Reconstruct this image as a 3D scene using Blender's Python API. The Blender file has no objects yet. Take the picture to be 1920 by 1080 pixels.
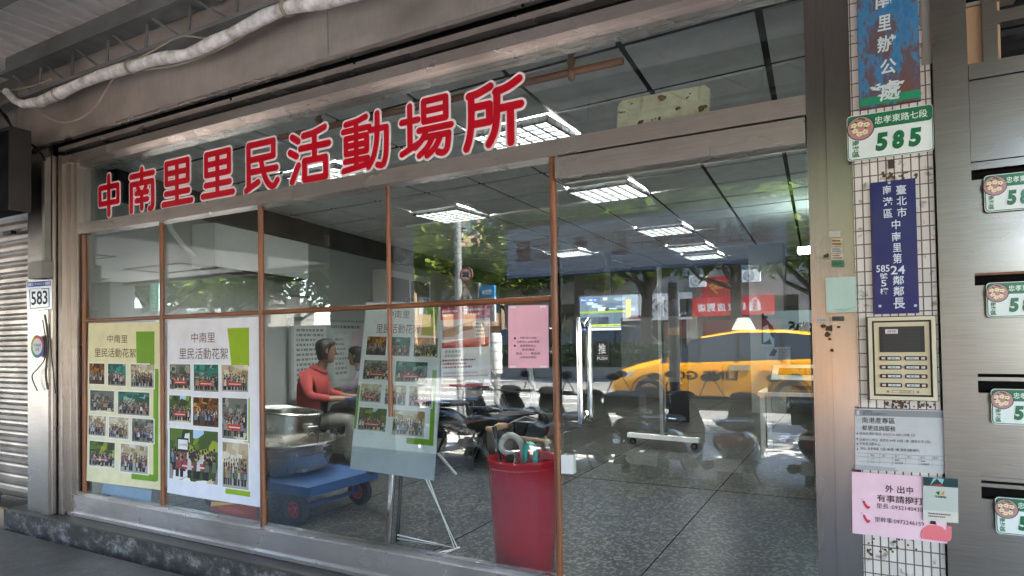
import bpy, math, random
from mathutils import Vector, Matrix
R_ = math.radians
S = bpy.context.scene
COL = S.collection
# ---------------------------------------------------------------- camera
YAW, PITCH, ROLL, FPX, CVY = R_(28.414), R_(1.219), R_(-0.947), 1200.0, 607.6
CAM = Vector((0, -2.65, 1.5))
cy_, sy_, cp_, sp_ = math.cos(YAW), math.sin(YAW), math.cos(PITCH), math.sin(PITCH)
FW = Vector((-sy_*cp_, cy_*cp_, sp_)); RT0 = Vector((cy_, sy_, 0)); UP0 = RT0.cross(FW)
RT = math.cos(ROLL)*RT0 + math.sin(ROLL)*UP0
UP = -math.sin(ROLL)*RT0 + math.cos(ROLL)*UP0
cd = bpy.data.cameras.new('camera'); cam = bpy.data.objects.new('camera', cd); COL.objects.link(cam)
cam.matrix_world = Matrix(((RT.x, UP.x, -FW.x, CAM.x), (RT.y, UP.y, -FW.y, CAM.y), (RT.z, UP.z, -FW.z, CAM.z), (0, 0, 0, 1)))
cd.sensor_width = 36; cd.lens = 36*FPX/1920; cd.shift_y = (CVY-540)/1920; cd.clip_end = 900; cd.clip_start = .05
S.camera = cam
# ---------------------------------------------------------------- sky, sun, exposure
SUN_EL, SUN_AZ = R_(57), R_(85)          # azimuth from +y towards +x
w = bpy.data.worlds.new('World'); S.world = w; w.use_nodes = True
nt = w.node_tree; sk = nt.nodes.new('ShaderNodeTexSky'); sk.sky_type = 'NISHITA'; sk.sun_disc = False
sk.sun_elevation = SUN_EL; sk.sun_rotation = SUN_AZ
bg = nt.nodes['Background']; bg.inputs[1].default_value = .15; nt.links.new(sk.outputs[0], bg.inputs[0])
sl = bpy.data.lights.new('sun', 'SUN'); sl.energy = 5.0; sl.angle = R_(.5); sl.color = (1, .95, .87)
so = bpy.data.objects.new('sun', sl); COL.objects.link(so)
sd = Vector((math.cos(SUN_EL)*math.sin(SUN_AZ), math.cos(SUN_EL)*math.cos(SUN_AZ), math.sin(SUN_EL)))
so.rotation_euler = sd.to_track_quat('Z', 'Y').to_euler()
S.view_settings.view_transform = 'Standard'; S.view_settings.look = 'None'; S.view_settings.gamma = 1
S.view_settings.use_white_balance = True; S.view_settings.white_balance_temperature = 6650; S.view_settings.white_balance_tint = 14
S.view_settings.exposure = 3.8
S.cycles.max_bounces = 10; S.cycles.diffuse_bounces = 5; S.cycles.glossy_bounces = 5; S.cycles.transparent_max_bounces = 24
S.cycles.use_denoising = True; S.cycles.sample_clamp_indirect = 6; S.cycles.caustics_reflective = False; S.cycles.caustics_refractive = False
# ---------------------------------------------------------------- measuring: a sight line meets the plane y or the level z
def ray(u, v): return FW + RT*((u-960)/FPX) + UP*((CVY-v)/FPX)
def at(u, v, y=0.0):
    d = ray(u, v); return CAM + d*((y-CAM.y)/d.y)
def on(u, v, z):
    d = ray(u, v); return CAM + d*((z-CAM.z)/d.z)
def rect(u0, v0, u1, v1, y=0.0):
    um, vm = (u0+u1)/2, (v0+v1)/2
    return at(u0, vm, y).x, at(um, v1, y).z, at(u1, vm, y).x, at(um, v0, y).z
# ---------------------------------------------------------------- colours and materials
def lin(c): return c/12.92 if c <= .04045 else ((c+.055)/1.055)**2.4
def hx(s):
    s = s.lstrip('#'); return tuple(lin(int(s[i:i+2], 16)/255) for i in (0, 2, 4))
M = {}
def nodes(name):
    m = bpy.data.materials.new(name); m.use_nodes = True; M[name] = m
    return m, m.node_tree, m.node_tree.nodes['Principled BSDF']
def N(t, k, **kw):
    n = t.nodes.new(k)
    for a, b in kw.items(): setattr(n, a, b)
    return n
def noise(t, scale, detail=6, rough=.6, stretch=None, coord='Object'):
    tc = N(t, 'ShaderNodeTexCoord'); nz = N(t, 'ShaderNodeTexNoise')
    nz.inputs['Scale'].default_value = scale; nz.inputs['Detail'].default_value = detail; nz.inputs['Roughness'].default_value = rough
    if stretch:
        mp = N(t, 'ShaderNodeMapping'); mp.inputs['Scale'].default_value = stretch
        t.links.new(tc.outputs[coord], mp.inputs[0]); t.links.new(mp.outputs[0], nz.inputs['Vector'])
    else: t.links.new(tc.outputs[coord], nz.inputs['Vector'])
    return nz
def ramp(t, src, stops):
    r = N(t, 'ShaderNodeValToRGB'); e = r.color_ramp.elements
    while len(e) < len(stops): e.new(.5)
    for k, (p, c) in enumerate(stops):
        e[k].position = p; e[k].color = (c[0], c[1], c[2], 1) if not isinstance(c, (int, float)) else (c, c, c, 1)
    t.links.new(src, r.inputs[0]); return r
def bump(t, b, src, s=.2, d=.01):
    n = N(t, 'ShaderNodeBump'); n.inputs['Strength'].default_value = s; n.inputs['Distance'].default_value = d
    t.links.new(src, n.inputs['Height']); t.links.new(n.outputs[0], b.inputs['Normal'])
def mixc(t, fac, a, b, mode='MIX'):
    n = N(t, 'ShaderNodeMix', data_type='RGBA', blend_type=mode)
    for s, val in ((0, fac), (6, a), (7, b)):
        if hasattr(val, 'links'): t.links.new(val, n.inputs[s])
        elif isinstance(val, (int, float)): n.inputs[s].default_value = val
        else: n.inputs[s].default_value = (val[0], val[1], val[2], 1)
    return n.outputs[2]
def plain(name, col, rough=.5, metal=0, var=.15, scale=6, stretch=None, bmp=0, spec=.5, coat=0):
    m, t, b = nodes(name)
    nz = noise(t, scale, stretch=stretch)
    lo = tuple(c*(1-var) for c in col); hi = tuple(min(1, c*(1+var)) for c in col)
    r = ramp(t, nz.outputs[0], [(.3, lo), (.7, hi)]); t.links.new(r.outputs[0], b.inputs['Base Color'])
    rr = ramp(t, nz.outputs[0], [(.3, max(.02, rough*.8)), (.7, min(1, rough*1.2))]); t.links.new(rr.outputs[0], b.inputs['Roughness'])
    b.inputs['Metallic'].default_value = metal; b.inputs['Specular IOR Level'].default_value = spec; b.inputs['Coat Weight'].default_value = coat
    if bmp: bump(t, b, nz.outputs[0], bmp)
    return m
def stained(name, col, dirt, lo, hi, rough=.35, metal=1, scale=1.3, stretch=(1, 1, 1), fine=(1, 1, 60), specks=.2, det=3):
    """metal sheet: broad stains + hairline brushing + specks"""
    m, t, b = nodes(name)
    n1 = noise(t, scale, det, .55, stretch); n2 = noise(t, 8, 3, .5, fine); n3 = noise(t, 45, 2, .5)
    f = ramp(t, n1.outputs[0], [(lo, 0), (hi, 1)])
    c = mixc(t, f.outputs[0], col, dirt)
    br = ramp(t, n2.outputs[0], [(.3, .82), (.7, 1.0)]); c = mixc(t, 1.0, c, br.outputs[0], 'MULTIPLY')
    sp = ramp(t, n3.outputs[0], [(.22, .3), (.26, 1)]); c = mixc(t, specks, c, sp.outputs[0], 'MULTIPLY')
    t.links.new(c, b.inputs['Base Color']); b.inputs['Metallic'].default_value = metal
    rr = ramp(t, n1.outputs[0], [(lo, rough), (hi, min(1, rough+.15))]); t.links.new(rr.outputs[0], b.inputs['Roughness'])
    return m
def printmat(name, rough, metal=0, var=.06, coat=0):
    m, t, b = nodes(name)
    a = N(t, 'ShaderNodeAttribute', attribute_name='Col'); nz = noise(t, 9, 5)
    r = ramp(t, nz.outputs[0], [(.3, 1-var*2), (.65, 1)])
    t.links.new(mixc(t, 1.0, a.outputs[0], r.outputs[0], 'MULTIPLY'), b.inputs['Base Color'])
    b.inputs['Roughness'].default_value = rough; b.inputs['Metallic'].default_value = metal; b.inputs['Coat Weight'].default_value = coat
    return m
printmat('paper', .75); printmat('enamel', .3, coat=.2); printmat('plastic', .4); printmat('carpaint', .25, coat=.6, var=.03); printmat('matte', .9, var=.12)
printmat('chrome_tint', .22, 1)
stained('steel', (.43, .39, .36), (.29, .25, .225), .42, .85, .24, 1, 1.1, (1, 1, .5), (60, 60, 1))
stained('steel_rail', (.60, .535, .49), (.30, .255, .225), .48, .80, .27, .8, 1.6, (1, 1, 2), (1, 1, 60))
stained('steel_fascia', (.56, .50, .45), (.14, .115, .095), .38, .70, .42, .3, .9, (.8, 1, 1.3), (50, 50, 1), .5, 8)
stained('steel_box', (.33, .31, .285), (.23, .215, .18), .3, 1.0, .25, 1, 1.7, (1, 1, 2.4), (1, 1, 40))
stained('shutter_metal', (.34, .31, .285), (.17, .15, .13), .4, .75, .35, 1, 2, (1, 1, 1), (1, 1, 50))
stained('grey_paint', (.21, .22, .22), (.11, .11, .11), .4, .75, .55, 0, 1.5)
stained('deck_paint', (.88, .85, .83), (.72, .69, .66), .4, .8, .6, 0, 1.2)
plain('chrome', (.75, .75, .74), .12, 1, .1); plain('pot_metal', (.5, .48, .45), .25, 1, .2, 9)
plain('wood', (.20, .068, .024), .45, 0, .45, 5, (6, 6, .6), .1); plain('woodrail', (.20, .068, .024), .45, 0, .45, 5, (.6, 6, 6), .1)
plain('black_rubber', (.008, .008, .009), .7); plain('black_metal', (.008, .008, .009), .4); plain('black_matte', (.004, .004, .005), .8, spec=.08); plain('dark_gap', (.005, .0045, .004), .9, spec=.1)
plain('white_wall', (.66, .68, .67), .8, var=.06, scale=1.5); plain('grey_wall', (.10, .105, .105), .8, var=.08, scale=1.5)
plain('white_paint', (.72, .74, .74), .5, var=.06); plain('dark_beam', (.018, .014, .012), .6)
plain('foam', (.80, .74, .68), .75, 0, .5, 14, (1, 1, 1), .3); plain('cable', (.42, .37, .30), .7)
plain('red_plastic', (.50, .012, .024), .22, 0, .12, 3, coat=.3); plain('blue_metal', (.012, .055, .17), .45, 0, .25, 7, bmp=.1)
plain('skin', (.30, .155, .10), .6, var=.08); plain('hair', (.018, .014, .012), .6, 0, .5, 40)
plain('red_shirt', (.36, .05, .045), .85, 0, .2, 9, bmp=.3); plain('grey_trousers', (.17, .165, .15), .9, 0, .2, 8, bmp=.3); plain('lilac_shirt', (.35, .28, .38), .85, 0, .2, 9, bmp=.3)
plain('dark_glass', (.012, .014, .016), .05, 0, .1, 2, coat=.5); plain('bark', (.085, .065, .05), .9, 0, .4, 6, (4, 4, .8), .5)
plain('soil', (.06, .045, .03), 1); plain('tan_wall', (.50, .33, .20), .85, 0, .12, 1.2); plain('grey_building', (.20, .19, .175), .9, 0, .2, .8)
plain('window_glass', (.10, .14, .16), .08, 0, .3, .4); plain('concrete', (.24, .225, .20), .85, 0, .25, 3, bmp=.1)
plain('curtain', (.45, .52, .60), .9, 0, .15, 4)
# glass: clear pane, mirror-like share by viewing angle (same for every viewer and ray)
m, t, b = nodes('glass'); t.nodes.remove(b)
lw = N(t, 'ShaderNodeLayerWeight'); lw.inputs[0].default_value = .5
pw = N(t, 'ShaderNodeMath', operation='POWER'); pw.inputs[1].default_value = 4.5; t.links.new(lw.outputs['Facing'], pw.inputs[0])
mr = N(t, 'ShaderNodeMapRange'); mr.inputs[3].default_value = .078; mr.inputs[4].default_value = .9; t.links.new(pw.outputs[0], mr.inputs[0])
tr = N(t, 'ShaderNodeBsdfTransparent'); tr.inputs[0].default_value = (.93, .965, .955, 1)
gl = N(t, 'ShaderNodeBsdfGlossy'); gl.inputs['Roughness'].default_value = 0; gl.inputs[0].default_value = (.97, 1, .98, 1)
mx = N(t, 'ShaderNodeMixShader'); t.links.new(mr.outputs[0], mx.inputs[0]); t.links.new(tr.outputs[0], mx.inputs[1]); t.links.new(gl.outputs[0], mx.inputs[2])
df = N(t, 'ShaderNodeBsdfDiffuse'); df.inputs[0].default_value = (.6, .6, .58, 1); nz = noise(t, 3.5, 7, .7, (1, 1, .35)); rd = ramp(t, nz.outputs[0], [(.52, 0), (.80, .016)]); m2 = N(t, 'ShaderNodeMixShader')
t.links.new(rd.outputs[0], m2.inputs[0]); t.links.new(mx.outputs[0], m2.inputs[1]); t.links.new(df.outputs[0], m2.inputs[2]); t.links.new(m2.outputs[0], t.nodes['Material Output'].inputs[0])
# terrazzo
m, t, b = nodes('terrazzo')
tc = N(t, 'ShaderNodeTexCoord'); vo = N(t, 'ShaderNodeTexVoronoi'); vo.inputs['Scale'].default_value = 62; t.links.new(tc.outputs['Object'], vo.inputs[0])
g1 = ramp(t, vo.outputs['Color'], [(.35, (.003, .003, .0027)), (.55, (.011, .011, .010)), (.72, (.16, .16, .145))])
n2 = noise(t, 2.2, 6); d2 = ramp(t, n2.outputs[0], [(.3, .62), (.7, 1)])
t.links.new(mixc(t, 1.0, g1.outputs[0], d2.outputs[0], 'MULTIPLY'), b.inputs['Base Color']); b.inputs['Roughness'].default_value = .28
# grounds
def ground(name, a, c, sc, rough, fine=60, bm=.2):
    m, t, b = nodes(name); n1 = noise(t, sc, 8, .7); n2 = noise(t, fine, 3)
    r1 = ramp(t, n1.outputs[0], [(.3, a), (.7, c)]); r2 = ramp(t, n2.outputs[0], [(.3, .7), (.7, 1.1)])
    t.links.new(mixc(t, 1.0, r1.outputs[0], r2.outputs[0], 'MULTIPLY'), b.inputs['Base Color']); b.inputs['Roughness'].default_value = rough
    bump(t, b, n2.outputs[0], bm, .004)
ground('arcade_stone', (.045, .043, .04), (.17, .165, .155), 1.7, .45, 40, .5)
ground('asphalt', (.15, .15, .148), (.21, .208, .20), .8, .85, 90)
ground('paver', (.40, .38, .355), (.54, .515, .48), 2.0, .8)
ground('earth', (.10, .09, .075), (.14, .125, .10), .6, .95)
ground('roadpaint', (.55, .55, .53), (.8, .8, .77), 3, .7)
ground('ledge_stone', (.035, .029, .023), (.09, .077, .063), 2.5, .5)
m, t, b = nodes('worn_step')
n1 = noise(t, 9, 8, .75, (1, 1, 1.4)); r = ramp(t, n1.outputs[0], [(.42, (.035, .029, .023)), (.52, (.07, .061, .052)), (.60, (.19, .175, .155)), (.74, (.45, .42, .38))])
t.links.new(r.outputs[0], b.inputs['Base Color']); b.inputs['Roughness'].default_value = .8; bump(t, b, n1.outputs[0], .5, .01)
# leaves
def leafmat(name, sat):
    m, t, b = nodes(name); a = N(t, 'ShaderNodeAttribute', attribute_name='Col')
    t.nodes.remove(b); d = N(t, 'ShaderNodeBsdfDiffuse'); tl = N(t, 'ShaderNodeBsdfTranslucent'); mx = N(t, 'ShaderNodeMixShader'); mx.inputs[0].default_value = sat
    t.links.new(a.outputs[0], d.inputs[0]); t.links.new(a.outputs[0], tl.inputs[0]); t.links.new(d.outputs[0], mx.inputs[1]); t.links.new(tl.outputs[0], mx.inputs[2])
    t.links.new(mx.outputs[0], t.nodes['Material Output'].inputs[0])
leafmat('leaf', .45); leafmat('banner_ink', .92)
def emit(name, col, s):
    m, t, b = nodes(name); b.inputs['Base Color'].default_value = (*col, 1); b.inputs['Emission Color'].default_value = (*col, 1); b.inputs['Emission Strength'].default_value = s
emit('tube_light', (1, 1, .96), 9.0); emit('wall_lamp_glow', (.75, 1, .92), 5)
m, t, b = nodes('screen'); a = N(t, 'ShaderNodeAttribute', attribute_name='Col')
t.links.new(a.outputs[0], b.inputs['Emission Color']); b.inputs['Emission Strength'].default_value = .16; b.inputs['Base Color'].default_value = (.01, .01, .01, 1)
# rusty blue board, rusty switch plate, tiles
m, t, b = nodes('rusty_blue'); n1 = noise(t, 7, 9, .7, (1.6, 1, .7)); n2 = noise(t, 30, 4)
r = ramp(t, n1.outputs[0], [(.40, (.015, .13, .30)), (.47, (.03, .18, .36)), (.52, (.09, .07, .09)), (.62, (.13, .05, .045))])
t.links.new(r.outputs[0], b.inputs['Base Color']); b.inputs['Roughness'].default_value = .6; bump(t, b, n1.outputs[0], .4, .01)
m, t, b = nodes('rusty_cream'); n1 = noise(t, 14, 9, .7); r = ramp(t, n1.outputs[0], [(.30, (.13, .07, .03)), (.38, (.42, .38, .25)), (.6, (.58, .55, .42))])
t.links.new(r.outputs[0], b.inputs['Base Color']); b.inputs['Roughness'].default_value = .6
m, t, b = nodes('tile_wall'); tc = N(t, 'ShaderNodeTexCoord'); mp = N(t, 'ShaderNodeMapping'); mp.inputs['Rotation'].default_value = (R_(90), 0, 0)
bk = N(t, 'ShaderNodeTexBrick', offset=0); bk.inputs['Scale'].default_value = 1; bk.inputs['Brick Width'].default_value = .0243; bk.inputs['Row Height'].default_value = .0475; bk.inputs['Mortar Size'].default_value = .0022; bk.inputs['Mortar Smooth'].default_value = .1
bk.inputs['Color1'].default_value = (.60, .555, .51, 1); bk.inputs['Color2'].default_value = (.70, .66, .61, 1); bk.inputs['Mortar'].default_value = (.12, .095, .08, 1)
t.links.new(tc.outputs['Object'], mp.inputs[0]); t.links.new(mp.outputs[0], bk.inputs['Vector'])
n1 = noise(t, 26, 6); dd = ramp(t, n1.outputs[0], [(.30, .35), (.40, 1)])
t.links.new(mixc(t, 1.0, bk.outputs[0], dd.outputs[0], 'MULTIPLY'), b.inputs['Base Color']); b.inputs['Roughness'].default_value = .3; bump(t, b, bk.outputs['Fac'], -.6, .003)
# ---------------------------------------------------------------- mesh builder
_gc = {}
def glyph(txt, off=0.0):
    k = (txt, off)
    if k not in _gc:
        c = bpy.data.curves.new('g', 'FONT'); c.body = txt; c.offset = off; c.resolution_u = 2 if len(txt) > 1 else 3
        o = bpy.data.objects.new('g', c); COL.objects.link(o); dg = bpy.context.evaluated_depsgraph_get()
        me = o.evaluated_get(dg).to_mesh()
        vs = [(v.co.x, v.co.y) for v in me.vertices]; fs = [tuple(p.vertices) for p in me.polygons]
        o.evaluated_get(dg).to_mesh_clear(); bpy.data.objects.remove(o); bpy.data.curves.remove(c)
        xs = [p[0] for p in vs] or [0, 1]; ys = [p[1] for p in vs] or [0, 1]
        _gc[k] = (vs, fs, min(xs), min(ys), max(xs), max(ys))
    return _gc[k]
class MB:
    def __init__(s): s.v = []; s.f = []; s.m = []; s.c = []
    def add(s, vs, fs, m, col=(1, 1, 1)):
        o = len(s.v); s.v += [tuple(p) for p in vs]
        for f in fs: s.f.append(tuple(i+o for i in f)); s.m.append(m); s.c.append(col)
        return s
    def box(s, x0, y0, z0, x1, y1, z1, m, col=(1, 1, 1)):
        x0, x1 = sorted((x0, x1)); y0, y1 = sorted((y0, y1)); z0, z1 = sorted((z0, z1))
        vs = [(x0, y0, z0), (x1, y0, z0), (x1, y1, z0), (x0, y1, z0), (x0, y0, z1), (x1, y0, z1), (x1, y1, z1), (x0, y1, z1)]
        return s.add(vs, [(3, 2, 1, 0), (4, 5, 6, 7), (0, 1, 5, 4), (1, 2, 6, 5), (2, 3, 7, 6), (3, 0, 4, 7)], m, col)
    def rbox(s, x0, y0, z0, x1, y1, z1, r, m, col=(1, 1, 1), n=4, axis='y'):
        """box with rounded outline across the given axis"""
        def ring(a0, b0, a1, b1):
            out = []
            for cx, cz, a in ((a1-r, b1-r, 0), (a0+r, b1-r, 90), (a0+r, b0+r, 180), (a1-r, b0+r, 270)):
                for k in range(n+1):
                    t = R_(a+90*k/n); out.append((cx+r*math.cos(t), cz+r*math.sin(t)))
            return out
        if axis == 'y': pts = [(p, q) for p, q in ring(x0, z0, x1, z1)]; A = [(p, y0, q) for p, q in pts]; B = [(p, y1, q) for p, q in pts]
        elif axis == 'z': pts = ring(x0, y0, x1, y1); A = [(p, q, z1) for p, q in pts]; B = [(p, q, z0) for p, q in pts]
        else: pts = ring(y0, z0, y1, z1); A = [(x1, p, q) for p, q in pts]; B = [(x0, p, q) for p, q in pts]
        k = len(pts); fs = [tuple(range(k)), tuple(range(2*k-1, k-1, -1))]+[(i, i+k, (i+1) % k+k, (i+1) % k) for i in range(k)]
        return s.add(A+B, fs, m, col)
    def quad(s, a, b, c, d, m, col=(1, 1, 1)): return s.add([a, b, c, d], [(0, 1, 2, 3)], m, col)
    def tube(s, pts, r, m, col=(1, 1, 1), n=8, cap=True, squash=None):
        pts = [Vector(p) for p in pts]; rs = r if isinstance(r, (list, tuple)) else [r]*len(pts); vs = []; fs = []; ref = None
        for i, p in enumerate(pts):
            d = (pts[min(i+1, len(pts)-1)]-pts[max(i-1, 0)]).normalized()
            if ref is None: ref = Vector((0, 0, 1)) if abs(d.z) < .9 else Vector((0, 1, 0))
            a = d.cross(ref); a = a.normalized() if a.length > 1e-5 else d.orthogonal().normalized(); b2 = a.cross(d).normalized(); ref = b2
            for k in range(n):
                t = 2*math.pi*k/n; vs.append(p+(a*math.cos(t)+b2*math.sin(t))*rs[i])
        for i in range(len(pts)-1):
            for k in range(n): fs.append((i*n+k, i*n+(k+1) % n, (i+1)*n+(k+1) % n, (i+1)*n+k))
        if cap: fs += [tuple(range(n-1, -1, -1)), tuple(range((len(pts)-1)*n, len(pts)*n))]
        return s.add(vs, fs, m, col)
    def bar(s, a, b, w, h, m, col=(1, 1, 1)):
        a = Vector(a); b = Vector(b); d = (b-a).normalized(); ref = Vector((0, 0, 1)) if abs(d.z) < .95 else Vector((0, 1, 0))
        p = d.cross(ref).normalized()*w/2; q = p.cross(d).normalized()*h/2
        vs = [a-p-q, a+p-q, a+p+q, a-p+q, b-p-q, b+p-q, b+p+q, b-p+q]
        return s.add(vs, [(3, 2, 1, 0), (4, 5, 6, 7), (0, 1, 5, 4), (1, 2, 6, 5), (2, 3, 7, 6), (3, 0, 4, 7)], m, col)
    def lathe(s, prof, c, m, col=(1, 1, 1), n=28, axis='z', cap=False):
        vs = []; fs = []
        for r, h in prof:
            for k in range(n):
                t = 2*math.pi*k/n; a, b2 = r*math.cos(t), r*math.sin(t)
                vs.append({'z': (c[0]+a, c[1]+b2, c[2]+h), 'y': (c[0]+a, c[1]+h, c[2]-b2), 'x': (c[0]+h, c[1]+a, c[2]+b2)}[axis])
        for i in range(len(prof)-1):
            for k in range(n): fs.append((i*n+k, i*n+(k+1) % n, (i+1)*n+(k+1) % n, (i+1)*n+k))
        if cap: fs += [tuple(range(n-1, -1, -1)), tuple(range((len(prof)-1)*n, len(prof)*n))]
        return s.add(vs, fs, m, col)
    def loft(s, rings, m, col=(1, 1, 1), cap=True):
        n = len(rings[0]); vs = [p for r in rings for p in r]; fs = []
        for i in range(len(rings)-1):
            for k in range(n): fs.append((i*n+k, i*n+(k+1) % n, (i+1)*n+(k+1) % n, (i+1)*n+k))
        if cap: fs += [tuple(range(n-1, -1, -1)), tuple(range((len(rings)-1)*n, len(rings)*n))]
        return s.add(vs, fs, m, col)
    def poly(s, pts, m, col=(1, 1, 1)): return s.add(pts, [tuple(range(len(pts)))], m, col)
    def prism(s, pts, d, m, col=(1, 1, 1)):
        d = Vector(d); k = len(pts); A = [Vector(p) for p in pts]; B = [p+d for p in A]
        return s.add(A+B, [tuple(range(k)), tuple(range(2*k-1, k-1, -1))]+[(i, i+k, (i+1) % k+k, (i+1) % k) for i in range(k)], m, col)
    def text(s, txt, O, X, Z, m='paper', col=(0, 0, 0), off=0.0, italic=0.0):
        """glyph outlines stretched over the parallelogram O, O+X, O+Z"""
        vs, fs, a0, b0, a1, b1 = glyph(txt, off); O = Vector(O); X = Vector(X); Z = Vector(Z); w = max(a1-a0, 1e-4); h = max(b1-b0, 1e-4)
        return s.add([O+X*((p-a0)/w+italic*((q-b0)/h-.5))+Z*((q-b0)/h) for p, q in vs], fs, m, col)
    def build(s, name, parent=None, loc=None, smooth=None, mirror=None):
        me = bpy.data.meshes.new(name); off = Vector(loc) if loc else Vector((0, 0, 0))
        me.from_pydata([tuple(Vector(p)-off) for p in s.v], [], s.f)
        names = list(dict.fromkeys(s.m))
        for nme in names: me.materials.append(M[nme])
        ca = me.color_attributes.new('Col', 'FLOAT_COLOR', 'CORNER'); li = 0; data = []
        for p, mm, c in zip(me.polygons, s.m, s.c):
            p.material_index = names.index(mm)
            data += [c[0], c[1], c[2], 1.0]*p.loop_total
        ca.data.foreach_set('color', data)
        if smooth is not None:
            me.polygons.foreach_set('use_smooth', [True]*len(me.polygons)); me.set_sharp_from_angle(angle=R_(smooth))
        o = bpy.data.objects.new(name, me); COL.objects.link(o)
        if loc: o.location = loc
        if parent is not None: o.parent = parent
        return o
def tag(o, label=None, cat=None, group=None, kind=None):
    if label: o['label'] = label
    if cat: o['category'] = cat
    if group: o['group'] = group
    if kind: o['kind'] = kind
    return o
def thing(name, label, cat, loc=(0, 0, 0), rz=0, group=None):
    o = bpy.data.objects.new(name, None); COL.objects.link(o); o.location = loc; o.rotation_euler = (0, 0, rz); o.empty_display_size = .1
    return tag(o, label, cat, group)
def setting(mb, name, **k): return tag(mb.build(name, **k), kind='structure')
def dup(o, parent=None):
    c = o.copy(); COL.objects.link(c)
    if parent: c.parent = parent
    for ch in list(o.children): dup(ch, c)
    return c
WHITE, BLACK = (.78, .78, .76), (.012, .012, .012)
stained('ceil_panel', (.90, .91, .91), (.80, .81, .81), .4, .8, .8, 0, .9)
plain('louvre', (.07, .075, .075), .4, 0); plain('black_seat', (.016, .016, .02), .6, 0, .3, 12, bmp=.2); plain('grey_leg', (.30, .31, .31), .4, .3)
m, t, b = nodes('banner_cloth'); t.nodes.remove(b); nz = noise(t, 3); r = ramp(t, nz.outputs[0], [(.3, (.20, .235, .31)), (.7, (.25, .29, .37))])
d_ = N(t, 'ShaderNodeBsdfDiffuse'); tl = N(t, 'ShaderNodeBsdfTranslucent'); mx = N(t, 'ShaderNodeMixShader'); mx.inputs[0].default_value = .6
for q_ in (d_, tl): t.links.new(r.outputs[0], q_.inputs[0])
t.links.new(d_.outputs[0], mx.inputs[1]); t.links.new(tl.outputs[0], mx.inputs[2]); t.links.new(mx.outputs[0], t.nodes['Material Output'].inputs[0])
plain('print_dark', (.16, .13, .10), .6, 0, .8, .7); plain('rim_metal', (.6, .6, .6), .3, 1, .1)
plain('grey_dark', (.03, .034, .034), .6)
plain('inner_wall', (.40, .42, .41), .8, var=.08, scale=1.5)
def rebase(t, base):
    base = Vector(base); t.location = base
    for ch in t.children: ch.location = ch.location - base
    return t
FLOOR_IN, FLOOR_ARC = .26, .165
# ================================================================ SETTING: ground
setting(MB().box(-90, -120, -.5, 60, 40, -.012, 'earth'), 'ground')
setting(MB().box(-80, -19.0, -.3, 50, -6.12, 0, 'asphalt'), 'road')
setting(MB().box(-80, -31, -.3, 50, -21.0, 0, 'asphalt'), 'far_road')
mb = MB(); mb.box(-80, -21, -.3, 50, -19, .38, 'concrete'); setting(mb, 'median')
mb = MB(); mb.box(-80, -36, -.3, 50, -31, .12, 'paver'); setting(mb, 'far_pavement')
mb = MB()                                             # pavement: kerb, slabs with joints, stone border strip
mb.box(-60, -6.12, -.3, 30, -5.97, .06, 'concrete')
random.seed(5)
for yy, dy in ((-5.96, .70), (-5.25, .70), (-4.54, .68)):
    x = -22 + random.random()*.2
    while x < 6: mb.box(x, yy, -.2, x+.64, yy+dy, .055, 'paver'); x += .652
mb.box(-60, -5.98, -.3, 30, -3.0, .047, 'concrete')
x = -22
while x < 6: mb.box(x, -3.82, -.2, x+.292, -3.40, .10, 'paver'); x += .30
setting(mb, 'pavement')
mb = MB(); mb.box(-30, -3.39, -.3, 8, -.30, FLOOR_ARC, 'arcade_stone')
setting(mb, 'arcade_floor')
mb = MB()                                             # painted lines and lane lettering
for yy, wd, dash in ((-8.72, .12, 0), (-11.7, .14, 0), (-12.15, .14, 0), (-13.65, .13, 0), (-16.9, .13, 0), (-10.55, .10, 0)):
    if dash:
        x = -40
        while x < 20: mb.box(x, yy-wd, .001, x+3.5, yy, .005, 'roadpaint'); x += 7
    else: mb.box(-70, yy-wd, .001, 40, yy, .005, 'roadpaint')
for x in (-9.6, -7.6, -5.6, -1.62):                   # open squares and bars of the lane lettering
    mb.box(x, -7.75, .001, x+.7, -7.62, .005, 'roadpaint'); mb.box(x, -6.98, .001, x+.7, -6.86, .005, 'roadpaint')
    mb.box(x, -7.62, .001, x+.1, -6.98, .005, 'roadpaint'); mb.box(x+.6, -7.62, .001, x+.7, -6.98, .005, 'roadpaint')
for x in (-8.6, -6.6, -4.6, -.82):
    for yy in (-7.75, -7.32, -6.95): mb.box(x, yy, .001, x+.8, yy+.12, .005, 'roadpaint')
    mb.box(x, -7.63, .001, x+.1, -7.32, .005, 'roadpaint')
setting(mb, 'road_markings')
# ================================================================ SETTING: the shop's shell
mb = MB(); mb.box(-7.2, .02, -.2, .4, 10.2, FLOOR_IN, 'terrazzo')
for x in (-1.02, -2.22, -3.42, -4.62): mb.box(x, .06, FLOOR_IN, x+.006, 9.9, FLOOR_IN+.0015, 'dark_gap')
for y in (2.6, 5.6): mb.box(-6.5, y, FLOOR_IN, .3, y+.006, FLOOR_IN+.0012, 'dark_gap')
setting(mb, 'shop_floor')
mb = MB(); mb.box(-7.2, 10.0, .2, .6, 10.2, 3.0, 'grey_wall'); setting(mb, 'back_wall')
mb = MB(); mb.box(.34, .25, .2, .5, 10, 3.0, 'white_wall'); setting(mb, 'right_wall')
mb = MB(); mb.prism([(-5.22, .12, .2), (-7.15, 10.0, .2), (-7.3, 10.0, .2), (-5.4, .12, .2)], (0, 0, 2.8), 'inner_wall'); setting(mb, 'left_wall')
# upper storeys over the arcade
bt = thing('upper_storeys', 'plain concrete block of upper storeys standing over the arcade ceiling', 'building', (0, 0, 3.9))
MB().box(-30, -3.7, 0, 9, 10.4, 3.6, 'concrete').build('wall', bt)
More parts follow.
